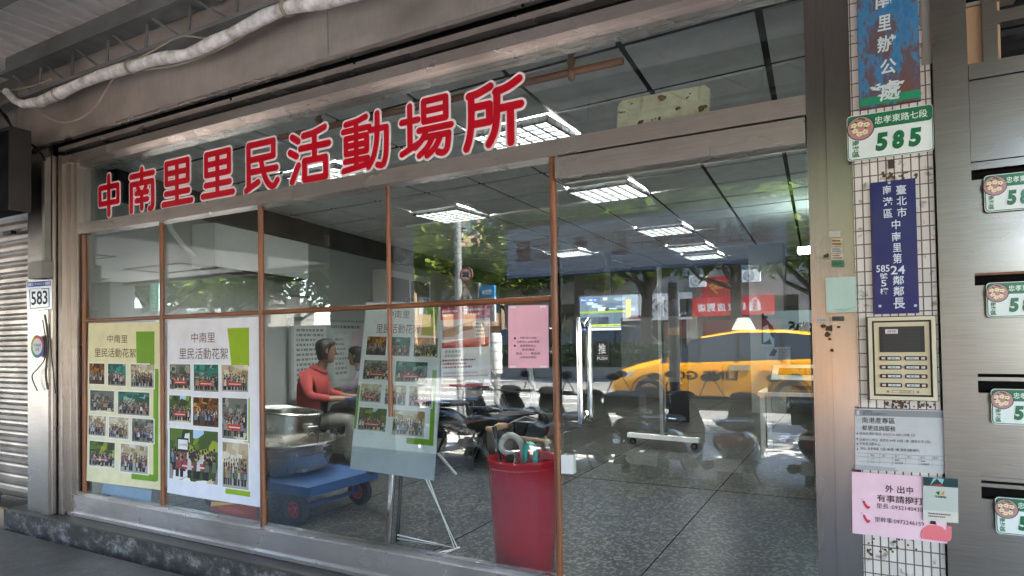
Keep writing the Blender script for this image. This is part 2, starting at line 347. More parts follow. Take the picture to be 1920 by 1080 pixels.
# ================================================================ arcade ceiling: ribbed deck and bar joists
mb = MB(); mb.box(-9.0, -3.68, 3.70, 9, .0, 3.78, 'deck_paint')
x = -9.0
while x < 3: mb.box(x, -3.66, 3.682, x+.10, -.2, 3.70, 'deck_paint'); x += .155
setting(mb, 'arcade_ceiling')
JOIST = 'steel bar joists under the arcade ceiling'
def joist(y, zb, h, x0, x1, step, label, wide=.15):
    t = thing('bar_joist', label, 'joist', (0, y, zb), 0, JOIST)
    m = MB(); m.box(x0, -.02, h, x1, .02, h+.15, 'grey_paint'); m.box(x0, -.07, h-.004, x1, .07, h+.02, 'grey_paint'); m.build('top_chord', t)
    m = MB(); m.box(x0, -.045, -.012, x1, .045, .012, 'grey_paint'); m.box(x0, -.006, .0, x1, .006, .035, 'grey_paint'); m.build('bottom_chord', t)
    m = MB(); x = x0+.1
    while x < x1-step:
        m.tube([(x, -.014, h), (x+step*.72, -.014, 0)], .009, 'grey_paint', n=6); m.tube([(x+step*.72, .014, 0), (x+step*.78, .014, h)], .009, 'grey_paint', n=6)
        x += step
    m.build('web', t)
joist(-.25, 3.30, .20, -5.55, 3, .42, 'dark grey bar joist right above the pipe along the stained metal fascia')
joist(-.98, 3.34, .20, -5.95, 3, .42, 'dark grey bar joist crossing the top left corner of the photo')
joist(-2.28, 3.24, .22, -5.95, 3, .45, 'dark grey bar joist mirrored high in the transom glass')
joist(-3.42, 2.86, .27, -5.95, 3, .45, 'dark grey bar joist at the street edge above the hanging banner')
setting(MB().box(-5.97, -3.72, 2.93, 9, -3.6, 3.92, 'grey_paint'), 'edge_beam')
# neighbour's lower plaster ceiling, mirrored in the left panes
mb = MB(); mb.box(-30, -3.5, 2.50, -6.08, -.20, 2.6, 'white_paint')
for x in (-8.6, -11.2, -13.8, -16.4):
    for y in (-3.0, -1.6): mb.box(x, y, 2.49, x+1.2, y+.025, 2.501, 'grey_paint'); mb.box(x, y+.6, 2.49, x+1.2, y+.625, 2.501, 'grey_paint'); mb.box(x, y+.026, 2.49, x+.025, y+.599, 2.501, 'grey_paint'); mb.box(x+1.175, y+.026, 2.49, x+1.2, y+.599, 2.501, 'grey_paint')
mb.box(-6.08, -3.5, 2.50, -5.98, -.20, 3.69, 'concrete'); mb.box(-30, -3.6, 2.45, -6.08, -3.5, 3.69, 'concrete')
setting(mb, 'neighbour_ceiling')
def column(x, label, hw=.3):
    t = thing('arcade_column', label, 'column', (x, -3.48, .1), 0, 'columns along the arcade edge')
    MB().box(-hw, -.2, .0, hw, .2, 3.6, 'concrete').build('shaft', t); MB().box(-hw-.02, -.22, 0, hw+.02, .22, .9, 'tile_wall').build('base', t)
column(-10.8, 'square grey column mirrored at the left end of the glass')
column(-5.28, 'wide grey column mirrored between the air conditioner and the easel', .5)
column(.75, 'square grey column at the street edge opposite the tiled pillar')
# ================================================================ SHOPFRONT
shop = thing('shopfront', 'stainless steel and glass shopfront with wooden glazing bars and red lettering', 'shopfront')
XL, XR, XD = -5.02, -.15, -1.19
# concrete lip under the fascia, frame members
mb = MB()
mb.box(XL, -.05, 2.31, XR, .05, 2.385, 'steel_rail'); mb.build('transom_rail', shop)
mb = MB(); mb.box(XD+.02, -.065, 2.205, XR-.005, .045, 2.297, 'steel_rail'); mb.box(XD+.02, -.03, 2.297, XR, .03, 2.31, 'dark_gap'); mb.build('door_header', shop)
mb = MB(); mb.box(-5.10, -.055, .265, XD, .05, .405, 'steel_rail'); mb.box(-5.10, -.075, .265, XD, -.055, .285, 'steel_rail'); mb.box(XL, -.02, .405, XD, .02, .425, 'steel'); mb.build('sill', shop)
mb = MB()
for x0, x1, y0 in ((-5.25, -5.19, -.13), (-5.17, -5.12, -.10), (-5.12, -5.06, -.07), (-5.06, XL, -.05)): mb.box(x0, y0, .265, x1, .05, 2.90, 'steel')
mb.box(-5.19, -.05, .265, -5.17, .04, 2.9, 'dark_gap'); mb.build('jamb', shop)
mb = MB(); mb.box(XR, -.055, .165, -.085, .06, 3.6, 'steel'); mb.box(-.085, -.075, .165, -.004, .06, 3.6, 'steel'); mb.build('jamb', shop)
mb = MB(); mb.box(XL, -.045, 2.80, XR, .05, 2.83, 'steel_rail'); mb.box(-5.12, -.10, 2.83, XR, .05, 2.885, 'steel_rail'); mb.box(-5.12, -.07, 2.885, XR, .05, 2.915, 'dark_gap'); mb.box(-5.12, -.125, 2.915, XR, .05, 2.945, 'steel_rail')
mb.box(-5.12, -.085, 2.945, XR, .05, 2.975, 'dark_gap'); mb.build('head_rail', shop)
# glass
def pane(x0, z0, x1, z1, name='glass_pane', par=None): return MB().box(x0, -.004, z0, x1, .003, z1, 'glass').build(name, par or shop)
pane(XL, 2.385, XR, 2.80)
m1, m2, m3, m4, m5 = -5.0, -4.075, -3.12, -2.155, -1.205
ZR = (.0657*2.65+1.5)
for a, b in ((m1, m2), (m2, m3), (m3, m4), (m4, m5)):
    pane(a, ZR, b, 2.31)
for a, b in ((m1, m2), (m2, m3), (m3, m5)): pane(a, .425, b, ZR)
# wooden glazing bars (half-round strips proud of the glass)
def woodbar(x0, z0, x1, z1, r=.014, mat='wood'):
    m = MB(); m.tube([(x0, -.012, z0), (x1, -.012, z1)], r, mat, n=10); m.build('glazing_bar', shop, smooth=50)
woodbar(m1+.006, .43, m1+.006, 2.305, .017); woodbar(m2, .43, m2, 2.305, .015); woodbar(m3, .41, m3, 2.305, .017)
woodbar(m4, 1.10, m4, 2.305, .012); woodbar(m5, .166, m5, 2.31, .016)
for a, b in ((m1+.02, m2-.015), (m2+.015, m3-.017), (m3+.017, m5-.016)): woodbar(a, ZR, b, ZR, .014, 'woodrail')
# door
door = MB().box(-1.18, -.006, .27, XR-.01, .006, 2.195, 'glass').build('glass_door', shop)
hb = MB()
hx0 = at(1086, 690, -.06)
zt, zb = at(1083, 612, -.06).z, at(1090, 778, -.06).z
for dx, yy in ((0, -.055), (.0, .06)):
    hb.tube([(hx0.x, yy*.2, zt), (hx0.x, yy, zt+.03), (hx0.x, yy*1.0, zt-.02), (hx0.x, yy, zb+.02), (hx0.x, yy, zb-.03), (hx0.x, yy*.2, zb)], .0125, 'chrome', n=12)
hb.build('handle', door, smooth=60)
sg = MB(); a0, c0, a1, c1 = rect(1118, 640, 1141.5, 680, -.008); sg.box(a0, -.012, c0, a1, -.007, c1, 'enamel', BLACK)
hm = c0+(c1-c0)*.34
sg.text('推', (a0+.012, -.0135, hm+.006), (a1-a0-.024, 0, 0), (0, 0, c1-hm-.016), 'enamel', WHITE, .015)
sg.text('PUSH', (a0+.006, -.0135, c0+.012), (a1-a0-.012, 0, 0), (0, 0, hm-c0-.018), 'enamel', WHITE, .01)
sg.box(a0+.002, -.0128, hm-.002, a1-.002, -.012, hm, 'enamel', hx('#777777')); sg.build('push_sign', door)
lk = MB(); lk.box(-1.185, -.02, .89, -1.13, .02, .97, 'white_paint'); lk.build('lock_plate', door)
# ---- red round-ended lettering: strokes in a unit square, thick red over a wider white edge
CH = {
 '中': [[(.1, .72), (.9, .72)], [(.1, .72), (.1, .30)], [(.9, .72), (.9, .30)], [(.1, .30), (.9, .30)], [(.5, 1), (.5, 0)]],
 '南': [[(.06, .86), (.94, .86)], [(.5, 1), (.5, .66)], [(.08, .66), (.92, .66)], [(.08, .66), (.08, .0)], [(.92, .66), (.92, .06), (.80, .0)], [(.34, .56), (.40, .46)], [(.66, .56), (.60, .46)], [(.28, .42), (.72, .42)], [(.28, .24), (.72, .24)], [(.5, .42), (.5, .04)]],
 '里': [[(.12, .97), (.88, .97)], [(.12, .97), (.12, .5)], [(.88, .97), (.88, .5)], [(.12, .735), (.88, .735)], [(.12, .5), (.88, .5)], [(.5, .97), (.5, .04)], [(.1, .27), (.9, .27)], [(.0, .03), (1, .03)]],
 '民': [[(.14, .97), (.86, .97)], [(.86, .97), (.86, .66)], [(.14, .66), (.86, .66)], [(.14, .97), (.14, .06)], [(.14, .40), (.94, .40)], [(.06, .03), (.42, .17)], [(.50, .66), (.56, .40), (.68, .14), (.84, .03), (.97, .14)]],
 '活': [[(.06, .92), (.22, .82)], [(.0, .62), (.17, .53)], [(.05, .03), (.22, .34)], [(.9, .99), (.62, .92), (.36, .90)], [(.28, .66), (1, .66)], [(.64, .91), (.64, .42)], [(.38, .40), (.92, .40)], [(.38, .40), (.38, .03)], [(.92, .40), (.92, .03)], [(.38, .03), (.92, .03)]],
 '動': [[(.52, .97), (.30, .92), (.06, .90)], [(.0, .77), (.60, .77)], [(.30, .92), (.30, .08)], [(.06, .63), (.54, .63)], [(.06, .63), (.06, .34)], [(.54, .63), (.54, .34)], [(.06, .485), (.54, .485)], [(.06, .34), (.54, .34)], [(.04, .20), (.56, .20)], [(.0, .03), (.58, .09)], [(.62, .70), (.98, .70)], [(.98, .70), (.97, .25), (.90, .03), (.78, .04)], [(.78, .98), (.77, .55), (.70, .22), (.58, .03)]],
 '場': [[(.0, .68), (.34, .68)], [(.17, .95), (.17, .2)], [(.0, .10), (.36, .25)], [(.46, .98), (.90, .98)], [(.46, .98), (.46, .62)], [(.90, .98), (.90, .62)], [(.46, .80), (.90, .80)], [(.46, .62), (.90, .62)], [(.36, .47), (1, .47)], [(.52, .47), (.42, .30), (.28, .18)], [(.46, .33), (.95, .33)], [(.95, .33), (.92, .08), (.84, .0), (.74, .03)], [(.64, .32), (.52, .14), (.36, .02)], [(.80, .32), (.68, .12), (.52, .0)]],
 '所': [[(.46, .97), (.24, .90), (.06, .88)], [(.10, .88), (.10, .45), (.06, .18), (.0, .02)], [(.10, .68), (.44, .68)], [(.44, .68), (.44, .40)], [(.10, .40), (.44, .40)], [(.98, .99), (.78, .90), (.56, .86)], [(.58, .87), (.57, .45), (.52, .2), (.42, .03)], [(.58, .58), (1, .58)], [(.82, .58), (.82, .0)]],
}
def letter(ch, u0, u1, v0L, v1L, r, y=-.008):
    um = (u0+u1)/2; vm = (v0L+v1L)/2
    x0, x1 = at(u0, vm, y).x, at(u1, vm, y).x; z0, z1 = at(um, v1L, y).z, at(um, v0L, y).z
    W, H = x1-x0-2*r, z1-z0-2*r
    m = MB()
    for mat_c, rr, yy, sq in ((hx('#f4e9ea'), r+.012, y, .0012), (hx('#c8001e'), r, y-.0032, .0016)):
        for k, st in enumerate(CH[ch]):
            P = [Vector((x0+r+p*W, 0, z0+r+q*H)) for p, q in st]; Q = []
            if len(P) > 2:                          # round the bends
                for i in range(len(P)-1):
                    a, b = P[i], P[i+1]; pa = P[max(i-1, 0)]; nb = P[min(i+2, len(P)-1)]
                    for s in (0, .25, .5, .75):
                        Q.append(.5*((2*a)+(b-pa)*s+(2*pa-5*a+4*b-nb)*s*s+(3*a-pa-3*b+nb)*s**3))
                Q.append(P[-1])
            else: Q = P
            ex = yy-k*.00006                        # each stroke a hair prouder than the last
            L = []; Rr = []
            for i, p in enumerate(Q):
                d = (Q[min(i+1, len(Q)-1)]-Q[max(i-1, 0)]).normalized(); nrm = Vector((-d.z, 0, d.x))
                L.append(p+nrm*rr); Rr.append(p-nrm*rr)
            d0 = (Q[0]-Q[1]).normalized(); d1 = (Q[-1]-Q[-2]).normalized()
            def capp(c, d):
                n_ = Vector((-d.z, 0, d.x)); return [c+(n_*math.cos(R_(a))+d*math.sin(R_(a)))*rr for a in range(20, 180, 20)]
            ring = L + [q for q in reversed(capp(Q[-1], d1))][::-1] + Rr[::-1] + capp(Q[0], d0)
            # strip of quads plus two end fans
            vs = []; fs = []
            for i in range(len(Q)): vs += [(L[i].x, ex, L[i].z), (Rr[i].x, ex, Rr[i].z)]
            for i in range(len(Q)-1): fs.append((2*i, 2*i+1, 2*i+3, 2*i+2))
            m.add(vs, fs, 'enamel', mat_c)
            for c, d in ((Q[0], d0), (Q[-1], d1)):
                n_ = Vector((-d.z, 0, d.x)); pts = [c+(n_*math.cos(R_(a))+d*math.sin(R_(a)))*rr for a in range(0, 181, 20)]
                m.poly([(p.x, ex, p.z) for p in pts], 'enamel', mat_c)
    m.build('lettering', shop)
for ch, a in zip('中南里里民活動場所', ((181, 229, 320, 411), (240, 294, 306, 403), (303, 363, 289, 393), (377, 441, 271, 378), (454, 527, 252, 368), (540, 622, 228, 352), (640, 732, 200, 331), (749, 852, 170, 307), (868, 984, 137, 290))):
    u0, u1, va, vb = a; wd_ = u1-u0
    letter(ch, u0, u1, va+wd_*.11, vb-wd_*.085, .0172 if ch in '動場' else .0195)
# ---- step, fascia
mb = MB(); mb.box(-5.75, -.17, .0, -.0, .02, .262, 'ledge_stone'); mb.box(-5.78, -.182, .0, -.0, -.17, .250, 'worn_step'); mb.box(-5.74, -.178, .250, 0, -.168, .2615, 'ledge_stone')
tag(mb.build('doorstep', loc=(-3, -.1, .165)), 'worn dark stone step with mottled white front edge below the shopfront', 'doorstep')
fs = thing('metal_fascia', 'stained brown stainless steel fascia panels above the shop glass', 'fascia', (-3, -.15, 2.97))
mb = MB()
xs = [-5.62, -2.42, -.3, 1.6]
for k in range(3): mb.box(xs[k]+3+.002, -.012, .02, xs[k+1]+3-.002, .012, .62, 'steel_fascia')
mb.build('panel', fs)
mb = MB(); mb.box(-2.62, .012, .02, 4.6, .14, .60, 'dark_gap'); mb.build('backing', fs)
mb = MB(); mb.box(-2.62, -.018, .0, 2.84, .02, .018, 'steel_rail'); mb.build('edge_strip', fs)
for u, v in ((433, 186), (664, 118), (966, 29), (97, 287), (980, 10)):
    p = at(u, v, -.165); mb = MB(); mb.lathe([(0, -.003), (.007, -.003), (.008, .003)], (p.x+3, p.y+.15, p.z-2.97), 'dark_gap', n=8, axis='y'); mb.build('rivet', fs)
# bounding soffit between fascia and shop head
setting(MB().box(-5.62, -.02, 2.98, .6, .25, 3.7, 'concrete'), 'lintel')
# ---- pipe, cables
pts = [(12, 172), (28, 188), (45, 196), (75, 191), (110, 176), (150, 157), (190, 141), (225, 131), (262, 121), (290, 112), (320, 107), (350, 103), (375, 93), (400, 80), (435, 64), (470, 46), (500, 30), (530, 17), (560, 10), (600, 5), (640, -3), (700, -20)]
pw_ = [at(u, v, -.33) for u, v in pts]
pt = thing('insulated_pipe', 'fat white foam wrapped pipe sagging along the metal fascia', 'pipe', pw_[8])
rr = [.035*(1+.12*math.sin(i*2.1)) for i in range(len(pts))]; rr[0] = rr[1] = .026; rr[2] = .030
MB().tube([p-pw_[8] for p in pw_], rr, 'foam', n=14).build('insulation', pt, smooth=60)
for k in (7.6, 17.3, 4.0):
    mb = MB(); i = int(k); p = pw_[i].lerp(pw_[i+1], k-i)-pw_[8]; d = (pw_[i+1]-pw_[i]).normalized()
    e1 = d.cross(Vector((0, 1, 0))).normalized(); e2 = d.cross(e1)
    for q in (-.012, .004): mb.tube([p+d*q+(e1*math.cos(a*.35)+e2*math.sin(a*.35))*.040 for a in range(19)], .004, 'cable', n=5)
    mb.build('binding_wire', pt)
def cable(name, P, y, r, label, mat='cable'):
    W = [at(u, v, y) for u, v in P]; Q = []
    for i in range(len(W)-1):
        a, b = W[i], W[i+1]; pa = W[max(i-1, 0)]; nb = W[min(i+2, len(W)-1)]
        for s in (0, .2, .4, .6, .8): Q.append(.5*((2*a)+(b-pa)*s+(2*pa-5*a+4*b-nb)*s*s+(3*a-pa-3*b+nb)*s**3))
    Q.append(W[-1]); o = Q[len(Q)//2]
    ob = MB().tube(Q, r, mat, n=6).build(name, loc=o, smooth=60)
    return tag(ob, label, 'cable')
cable('loose_cable', [(66, 196), (78, 212), (98, 224), (122, 229), (150, 222), (180, 199), (203, 162), (218, 140), (236, 127), (270, 130), (320, 124), (370, 110), (420, 88), (465, 62), (505, 35), (540, 15), (640, 5), (760, -12)], -.30, .0055, 'thin beige cable looping below the white wrapped pipe')
cable('thin_cable', [(100, 170), (125, 160), (180, 138), (225, 121), (262, 108), (300, 88), (335, 70), (358, 68), (395, 72), (440, 60)], -.29, .006, 'frayed beige cable lying behind the wrapped pipe in the joist')
cable('dark_cable', [(-10, 190), (20, 235), (45, 262), (60, 272), (78, 290), (84, 300)], -.24, .009, 'black cable drooping over the concrete beam end at left', 'black_rubber')
cable('dark_cable', [(-10, 205), (10, 215), (22, 240), (30, 262), (52, 268)], -.22, .007, 'thin black cable crossing in front of the beam by the sign box', 'black_rubber')
cable('grey_cable', [(-10, 172), (30, 168), (70, 158), (95, 148)], -.3, .006, 'grey cable running into the dark corner above the pipe end', 'cable')
# ================================================================ LEFT: column, shutter, plate 583
cl = thing('metal_clad_pier', 'narrow steel clad pier between the roller shutter and the shopfront', 'pier', (-5.6, -.05, .165))
mb = MB()
x_a, x_b, x_c = at(52, 650, -.12).x, at(82, 650, -.12).x, at(96, 650, -.12).x
mb.box(x_a+5.6, -.07, .02, x_b+5.6, .1, 2.85, 'steel_box'); mb.box(x_b+5.6, -.09, .02, x_c+5.6, .1, 2.82, 'steel_box'); mb.build('front_cladding', cl)
mb = MB(); mb.box(x_c+5.6, -.055, .02, .24, .1, 2.83, 'steel'); mb.box(.24, -.0, .02, .36, .1, 2.83, 'dark_gap'); mb.build('side_cladding', cl)
sh = thing('roller_shutter', 'closed grey roller shutter with ribbed slats at the far left', 'shutter', (-8, .02, .165))
mb = MB(); z = .12
pr_ = []
while z < 2.72:
    pr_ += [(-.002, z), (-.020, z+.018), (-.022, z+.045), (-.004, z+.066), (-.002, z+.078)]; z += .086
vs = []; f_ = []
for (yy, zz) in pr_: vs += [(-1.2, yy, zz), (x_a+8+.02, yy, zz)]
for i in range(len(pr_)-1): f_.append((2*i, 2*i+1, 2*i+3, 2*i+2))
mb.add(vs, f_, 'shutter_metal'); mb.box(-1.2, .0, .1, x_a+8.02, .05, 2.75, 'dark_gap'); mb.build('slat_curtain', sh)
MB().box(-1.2, -.03, .02, x_a+8.0, .02, .12, 'steel').build('bottom_rail', sh)
a0, c0, a1, c1 = rect(13, 434, 28, 440, -.01); MB().box(a0+8, -.06, c0-.165, a1+8, -.02, c1-.165, 'black_metal').build('grip', sh)
tag(MB().box(-7.9, -.02, .0, x_a-.02, .2, .17, 'tan_wall').build('sill_block', loc=(-6.6, 0, 0)), 'tan painted block under the roller shutter', 'sill')
bm = thing('concrete_beam', 'dirty cream concrete beam end beside the metal fascia', 'beam', (-6.5, -.05, 3.0))
a0, c0, a1, c1 = rect(-60, 205, 75, 262, -.10); MB().box(a0+6.5, -.05, c0-3, a1+6.5, .3, c1-2.95, 'concrete').build('beam_end', bm)
MB().box(a0+6.5, .02, -.35, -.10+a1+6.5, .12, c0-3, 'white_wall').build('soffit_board', bm)
tag(MB().box(-9.2, -.19, 3.36, -5.66, .1, 3.40, 'grey_paint').build('soffit_board', loc=(-7, -.5, 3.36)), 'dark board ceiling above the roller shutter', 'soffit')
sb = thing('projecting_sign_box', 'dark rectangular sign box seen from behind at the left edge', 'sign box', (-6.2, -.42, 1.9))
a0, c0, a1, c1 = rect(-120, 268, 38, 412, -.42); MB().box(a0+6.2, -.06, c0-1.9, a1+6.2, .06, c1-1.9, 'black_matte').build('case', sb)
m_ = MB(); m_.box(a0+6.2, -.064, c1-1.9-.02, a1+6.204, .064, c1-1.9+.004, 'black_metal'); m_.box(a1+6.19, -.064, c0-1.9, a1+6.206, .064, c1-1.921, 'black_metal'); m_.build('frame', sb)
# conduit and little box
jb = thing('conduit_box', 'small cream junction box with a white conduit above the number 583 plate', 'junction box', (-5.55, -.16, 1.7))
a0, c0, a1, c1 = rect(67, 491, 92, 523, -.16); MB().rbox(a0+5.55, -.05, c0-1.7, a1+5.55, .03, c1-1.7, .006, 'concrete').build('box', jb)
p0 = at(86, 491, -.16); p1 = at(87, 297, -.16); MB().box(p0.x+5.54, -.02, p0.z-1.7, p0.x+5.575, .02, p1.z-1.7, 'concrete').build('conduit', jb)
# ================================================================ printed sheets
class Sheet:
    """a printed sheet: (a,b) in 0..1 map onto a quad in space; ink is laid in hair-thin layers in front"""
    def __init__(s, BL, BR, TL, TR, thick=.0015, curl=0.0, back=None):
        s.q = [Vector(p) for p in (BL, BR, TL, TR)]; s.n = (s.q[1]-s.q[0]).cross(s.q[2]-s.q[0]).normalized(); s.curl = curl; s.mb = MB(); s.t = thick; s.lv = 0
    def P(s, a, b, l=0.0):
        BL, BR, TL, TR = s.q; p = (BL*(1-a)+BR*a)*(1-b)+(TL*(1-a)+TR*a)*b
        wv = s.curl*(math.exp(-b*9)*1.5*(.6+.4*math.sin(a*5)) + .16*math.sin(a*6+b*4)+.12*math.sin(b*11-a*3))
        return p+s.n*(wv+l)
    def base(s, col, mat='paper', nx=14, ny=22):
        for face, l in ((1, 0), (0, -s.t)):
            vs = [s.P(i/nx, j/ny, l) for j in range(ny+1) for i in range(nx+1)]; fs = []
            for j in range(ny):
                for i in range(nx):
                    a = j*(nx+1)+i; fs.append((a, a+1, a+nx+2, a+nx+1) if face else (a, a+nx+1, a+nx+2, a+1))
            s.mb.add(vs, fs, mat, col)
        return s
    def rect(s, a0, b0, a1, b1, col, l=.001, mat='paper', nx=None, ny=None):
        nx = nx or max(1, int((a1-a0)*14)); ny = ny or max(1, int((b1-b0)*22))
        vs = [s.P(a0+(a1-a0)*i/nx, b0+(b1-b0)*j/ny, l) for j in range(ny+1) for i in range(nx+1)]; fs = []
        for j in range(ny):
            for i in range(nx): a = j*(nx+1)+i; fs.append((a, a+1, a+nx+2, a+nx+1))
        s.mb.add(vs, fs, mat, col); return s
    def poly(s, pts, col, l=.0014, mat='paper'): s.mb.poly([s.P(a, b, l) for a, b in pts], mat, col); return s
    def disc(s, a, b, ra, rb, col, l=.0016, n=10, mat='paper'): return s.poly([(a+ra*math.cos(2*math.pi*k/n), b+rb*math.sin(2*math.pi*k/n)) for k in range(n)], col, l, mat)
    def text(s, t, a0, b0, a1, b1, col=BLACK, l=.0018, off=0.0, mat='paper', italic=0):
        vs, fs, p0, q0, p1, q1 = glyph(t, off); w = max(p1-p0, 1e-4); h = max(q1-q0, 1e-4)
        s.mb.add([s.P(a0+(a1-a0)*((p-p0)/w+italic*((q-q0)/h-.5)), b0+(b1-b0)*(q-q0)/h, l) for p, q in vs], fs, mat, col); return s
    def scrawl(s, a0, b0, a1, b1, col, n, seed=0, l=.0016):
        """lines of print too small to read in the photo: bars of uneven length"""
        rg = random.Random(seed); h = (b1-b0)/n
        for k in range(n):
            a = a0; y = b1-h*(k+1)
            e = a1-rg.random()*.35*(a1-a0)
            while a < e:
                wd = rg.uniform(.012, .05); s.rect(a, y+h*.25, min(a+wd, e), y+h*.75, col, l); a += wd+.012
        return s
    def photo(s, a0, b0, a1, b1, kind, seed, border=True, l=.0012):
        rg = random.Random(seed); W = a1-a0; H = b1-b0; dl = .00012
        if border: s.rect(a0-.012, b0-.007, a1+.012, b1+.007, (.80, .80, .77), l)
        X = lambda p: a0+W*min(1, max(0, p)); Y = lambda q: b0+H*min(1, max(0, q))
        pal = {'tree': ['#3e5520', '#587026', '#7e8a2c', '#2d3c1c', '#9aa03c', '#20301a'], 'hall': ['#b9a888', '#cabfa4', '#8f7a5a', '#a89878', '#d8cfba'], 'street': ['#6a6a60', '#4b5348', '#8a8a80', '#33423a', '#9a9080'], 'awning': ['#1f6f60', '#2e8a78', '#175548', '#8aa098', '#3d4a40'], 'gold': ['#7a4a14', '#a86a1c', '#593410', '#c08a30', '#3a2410']}[kind]
        fl = {'tree': '#8d8a80', 'hall': '#a8a49a', 'street': '#77746c', 'awning': '#8a7f70', 'gold': '#5a3c1c'}[kind]
        s.rect(a0, b0, a1, b1, hx(pal[0]), l+dl*2, nx=2, ny=2)
        for k in range(26):
            p, q = rg.random(), rg.uniform(.35, 1); r = rg.uniform(.06, .16)
            s.poly([(X(p-r), Y(q-r*rg.uniform(.5, 1))), (X(p+r*rg.uniform(.4, 1)), Y(q-r)), (X(p+r), Y(q+r*rg.uniform(.5, 1))), (X(p-r*.6), Y(q+r))], hx(rg.choice(pal)), l+dl*(3+k*.08))
        if kind == 'tree' and rg.random() < .6: s.rect(X(.5), Y(.84), X(.86), Y(1), hx('#a9cbe6'), l+dl*3.2, nx=1, ny=1)
        s.rect(a0, b0, a1, Y(.30), hx(fl), l+dl*6, nx=1, ny=1)
        if kind in ('tree', 'street'): s.poly([(X(.2), Y(0)), (X(.9), Y(.0)), (X(1), Y(.16)), (X(.55), Y(.18))], hx('#c9bd9e'), l+dl*6.4)
        coats = ['#b8b6b0', '#8a4a44', '#3a4658', '#20242a', '#a07a80', '#76869a', '#a89248', '#4a4a4a', '#c8c4bc', '#5a6a50', '#2c2c30', '#6a5a4c']
        for row, (base, n, hh) in enumerate(((.44, 15, .17), (.34, 13, .19), (.22, 10, .22))):
            for k in range(n):
                if rg.random() < .1: continue
                p = (k+.5+rg.uniform(-.4, .4))/n*.92+.04; w2 = .5/n*rg.uniform(.75, 1.0); top = base+hh*rg.uniform(.8, 1.15); ly = l+dl*(8+row*4+k*.2)
                s.poly([(X(p-w2*.8), Y(base-.16)), (X(p+w2*.7), Y(base-.16)), (X(p+w2*.8), Y(base)), (X(p-w2*.8), Y(base))], hx(rg.choice(['#23262b', '#2f3540', '#4a4438', '#191919'])), ly)
                s.poly([(X(p-w2), Y(base-.02)), (X(p+w2), Y(base)), (X(p+w2*.7), Y(top-.05)), (X(p-w2*.7), Y(top-.05))], hx(rg.choice(coats)), ly+dl*.05)
                s.disc(X(p), Y(top), W*w2*.55, H*.036, hx(rg.choice(['#b98a6c', '#a87458'])), ly+dl*.1, 6); s.disc(X(p+.005), Y(top+.02), W*w2*.6, H*.032, hx('#1c1614'), ly+dl*.15, 6)
        if kind == 'tree' or rg.random() < .3: s.rect(X(.22), Y(.22), X(.78), Y(.36), hx('#b83a34'), l+dl*18, nx=1, ny=1); s.rect(X(.28), Y(.27), X(.74), Y(.30), hx('#ecc9b8'), l+dl*19, nx=1, ny=1)
        return s
    def done(s, name, label, cat, group=None, parent=None):
        o = s.mb.build(name, loc=s.q[0] if parent is None else None, parent=parent)
        return tag(o, label, cat, group) if label else o
def pq(pts, y): return [at(u, v, yy) for (u, v), yy in zip(pts, y if isinstance(y, (list, tuple)) else [y]*4)]
BRN, GRN, LIME = hx('#6b4a35'), hx('#6f9c1e'), hx('#8fae12')
# cream poster
s = Sheet(*pq([(163.5, 901), (303.5, 919), (165.5, 606), (304.5, 604)], -.010), curl=.006).base(hx('#e6dcae'))
s.poly([(.68, .70), (.905, .70), (.905, .945), (.67, .945)], GRN); s.rect(.895, .05, .955, .72, GRN, .0009, nx=1); s.rect(.62, .045, .93, .085, GRN, .0009)
s.text('中南里', .28, .875, .56, .925, BRN); s.text('里民活動花絮', .10, .785, .67, .842, BRN)
for k, (a, b, c, d, kd) in enumerate(((.025, .615, .24, .745, 'gold'), (.29, .61, .535, .745, 'awning'), (.60, .605, .90, .745, 'hall'), (.04, .445, .375, .575, 'street'), (.43, .435, .845, .575, 'awning'), (.02, .29, .265, .415, 'hall'), (.31, .285, .575, .415, 'hall'), (.62, .275, .90, .415, 'street'), (.04, .10, .395, .255, 'tree'), (.475, .085, .825, .255, 'hall'))): s.photo(a, b, c, d, kd, k+1)
s.done('photo_poster', 'cream paper poster of small photos taped in the leftmost lower pane', 'poster', 'activity photo posters')
# white poster
s = Sheet(*pq([(315.5, 923), (488, 951), (314, 601), (487.5, 594)], -.012), curl=.008).base(hx('#e2e0e6'))
s.poly([(.715, .74), (.895, .74), (.895, .945), (.675, .945)], LIME); s.rect(.84, .30, .90, .57, LIME, .0009); s.rect(.65, .045, .90, .075, LIME, .0009)
s.text('中南里', .28, .868, .545, .925, BRN); s.text('里民活動花絮', .14, .775, .68, .838, BRN)
for k, (a, b, c, d, kd) in enumerate(((.03, .60, .265, .745, 'street'), (.305, .595, .575, .745, 'awning'), (.61, .60, .885, .745, 'hall'), (.02, .415, .27, .565, 'tree'), (.295, .40, .575, .56, 'gold'), (.615, .345, .875, .565, 'street'), (.025, .085, .57, .375, 'tree'), (.62, .08, .885, .325, 'hall'))): s.photo(a, b, c, d, kd, k+21)
s.rect(.12, .245, .25, .325, hx('#3a2b22'), .0038); s.rect(.13, .26, .24, .315, hx('#dfe4e6'), .0040); s.text('山水休閒', .14, .278, .23, .295, hx('#b04038'), .0042)
s.done('photo_poster', 'white paper poster of large photos taped in the second lower pane from the left', 'poster', 'activity photo posters')
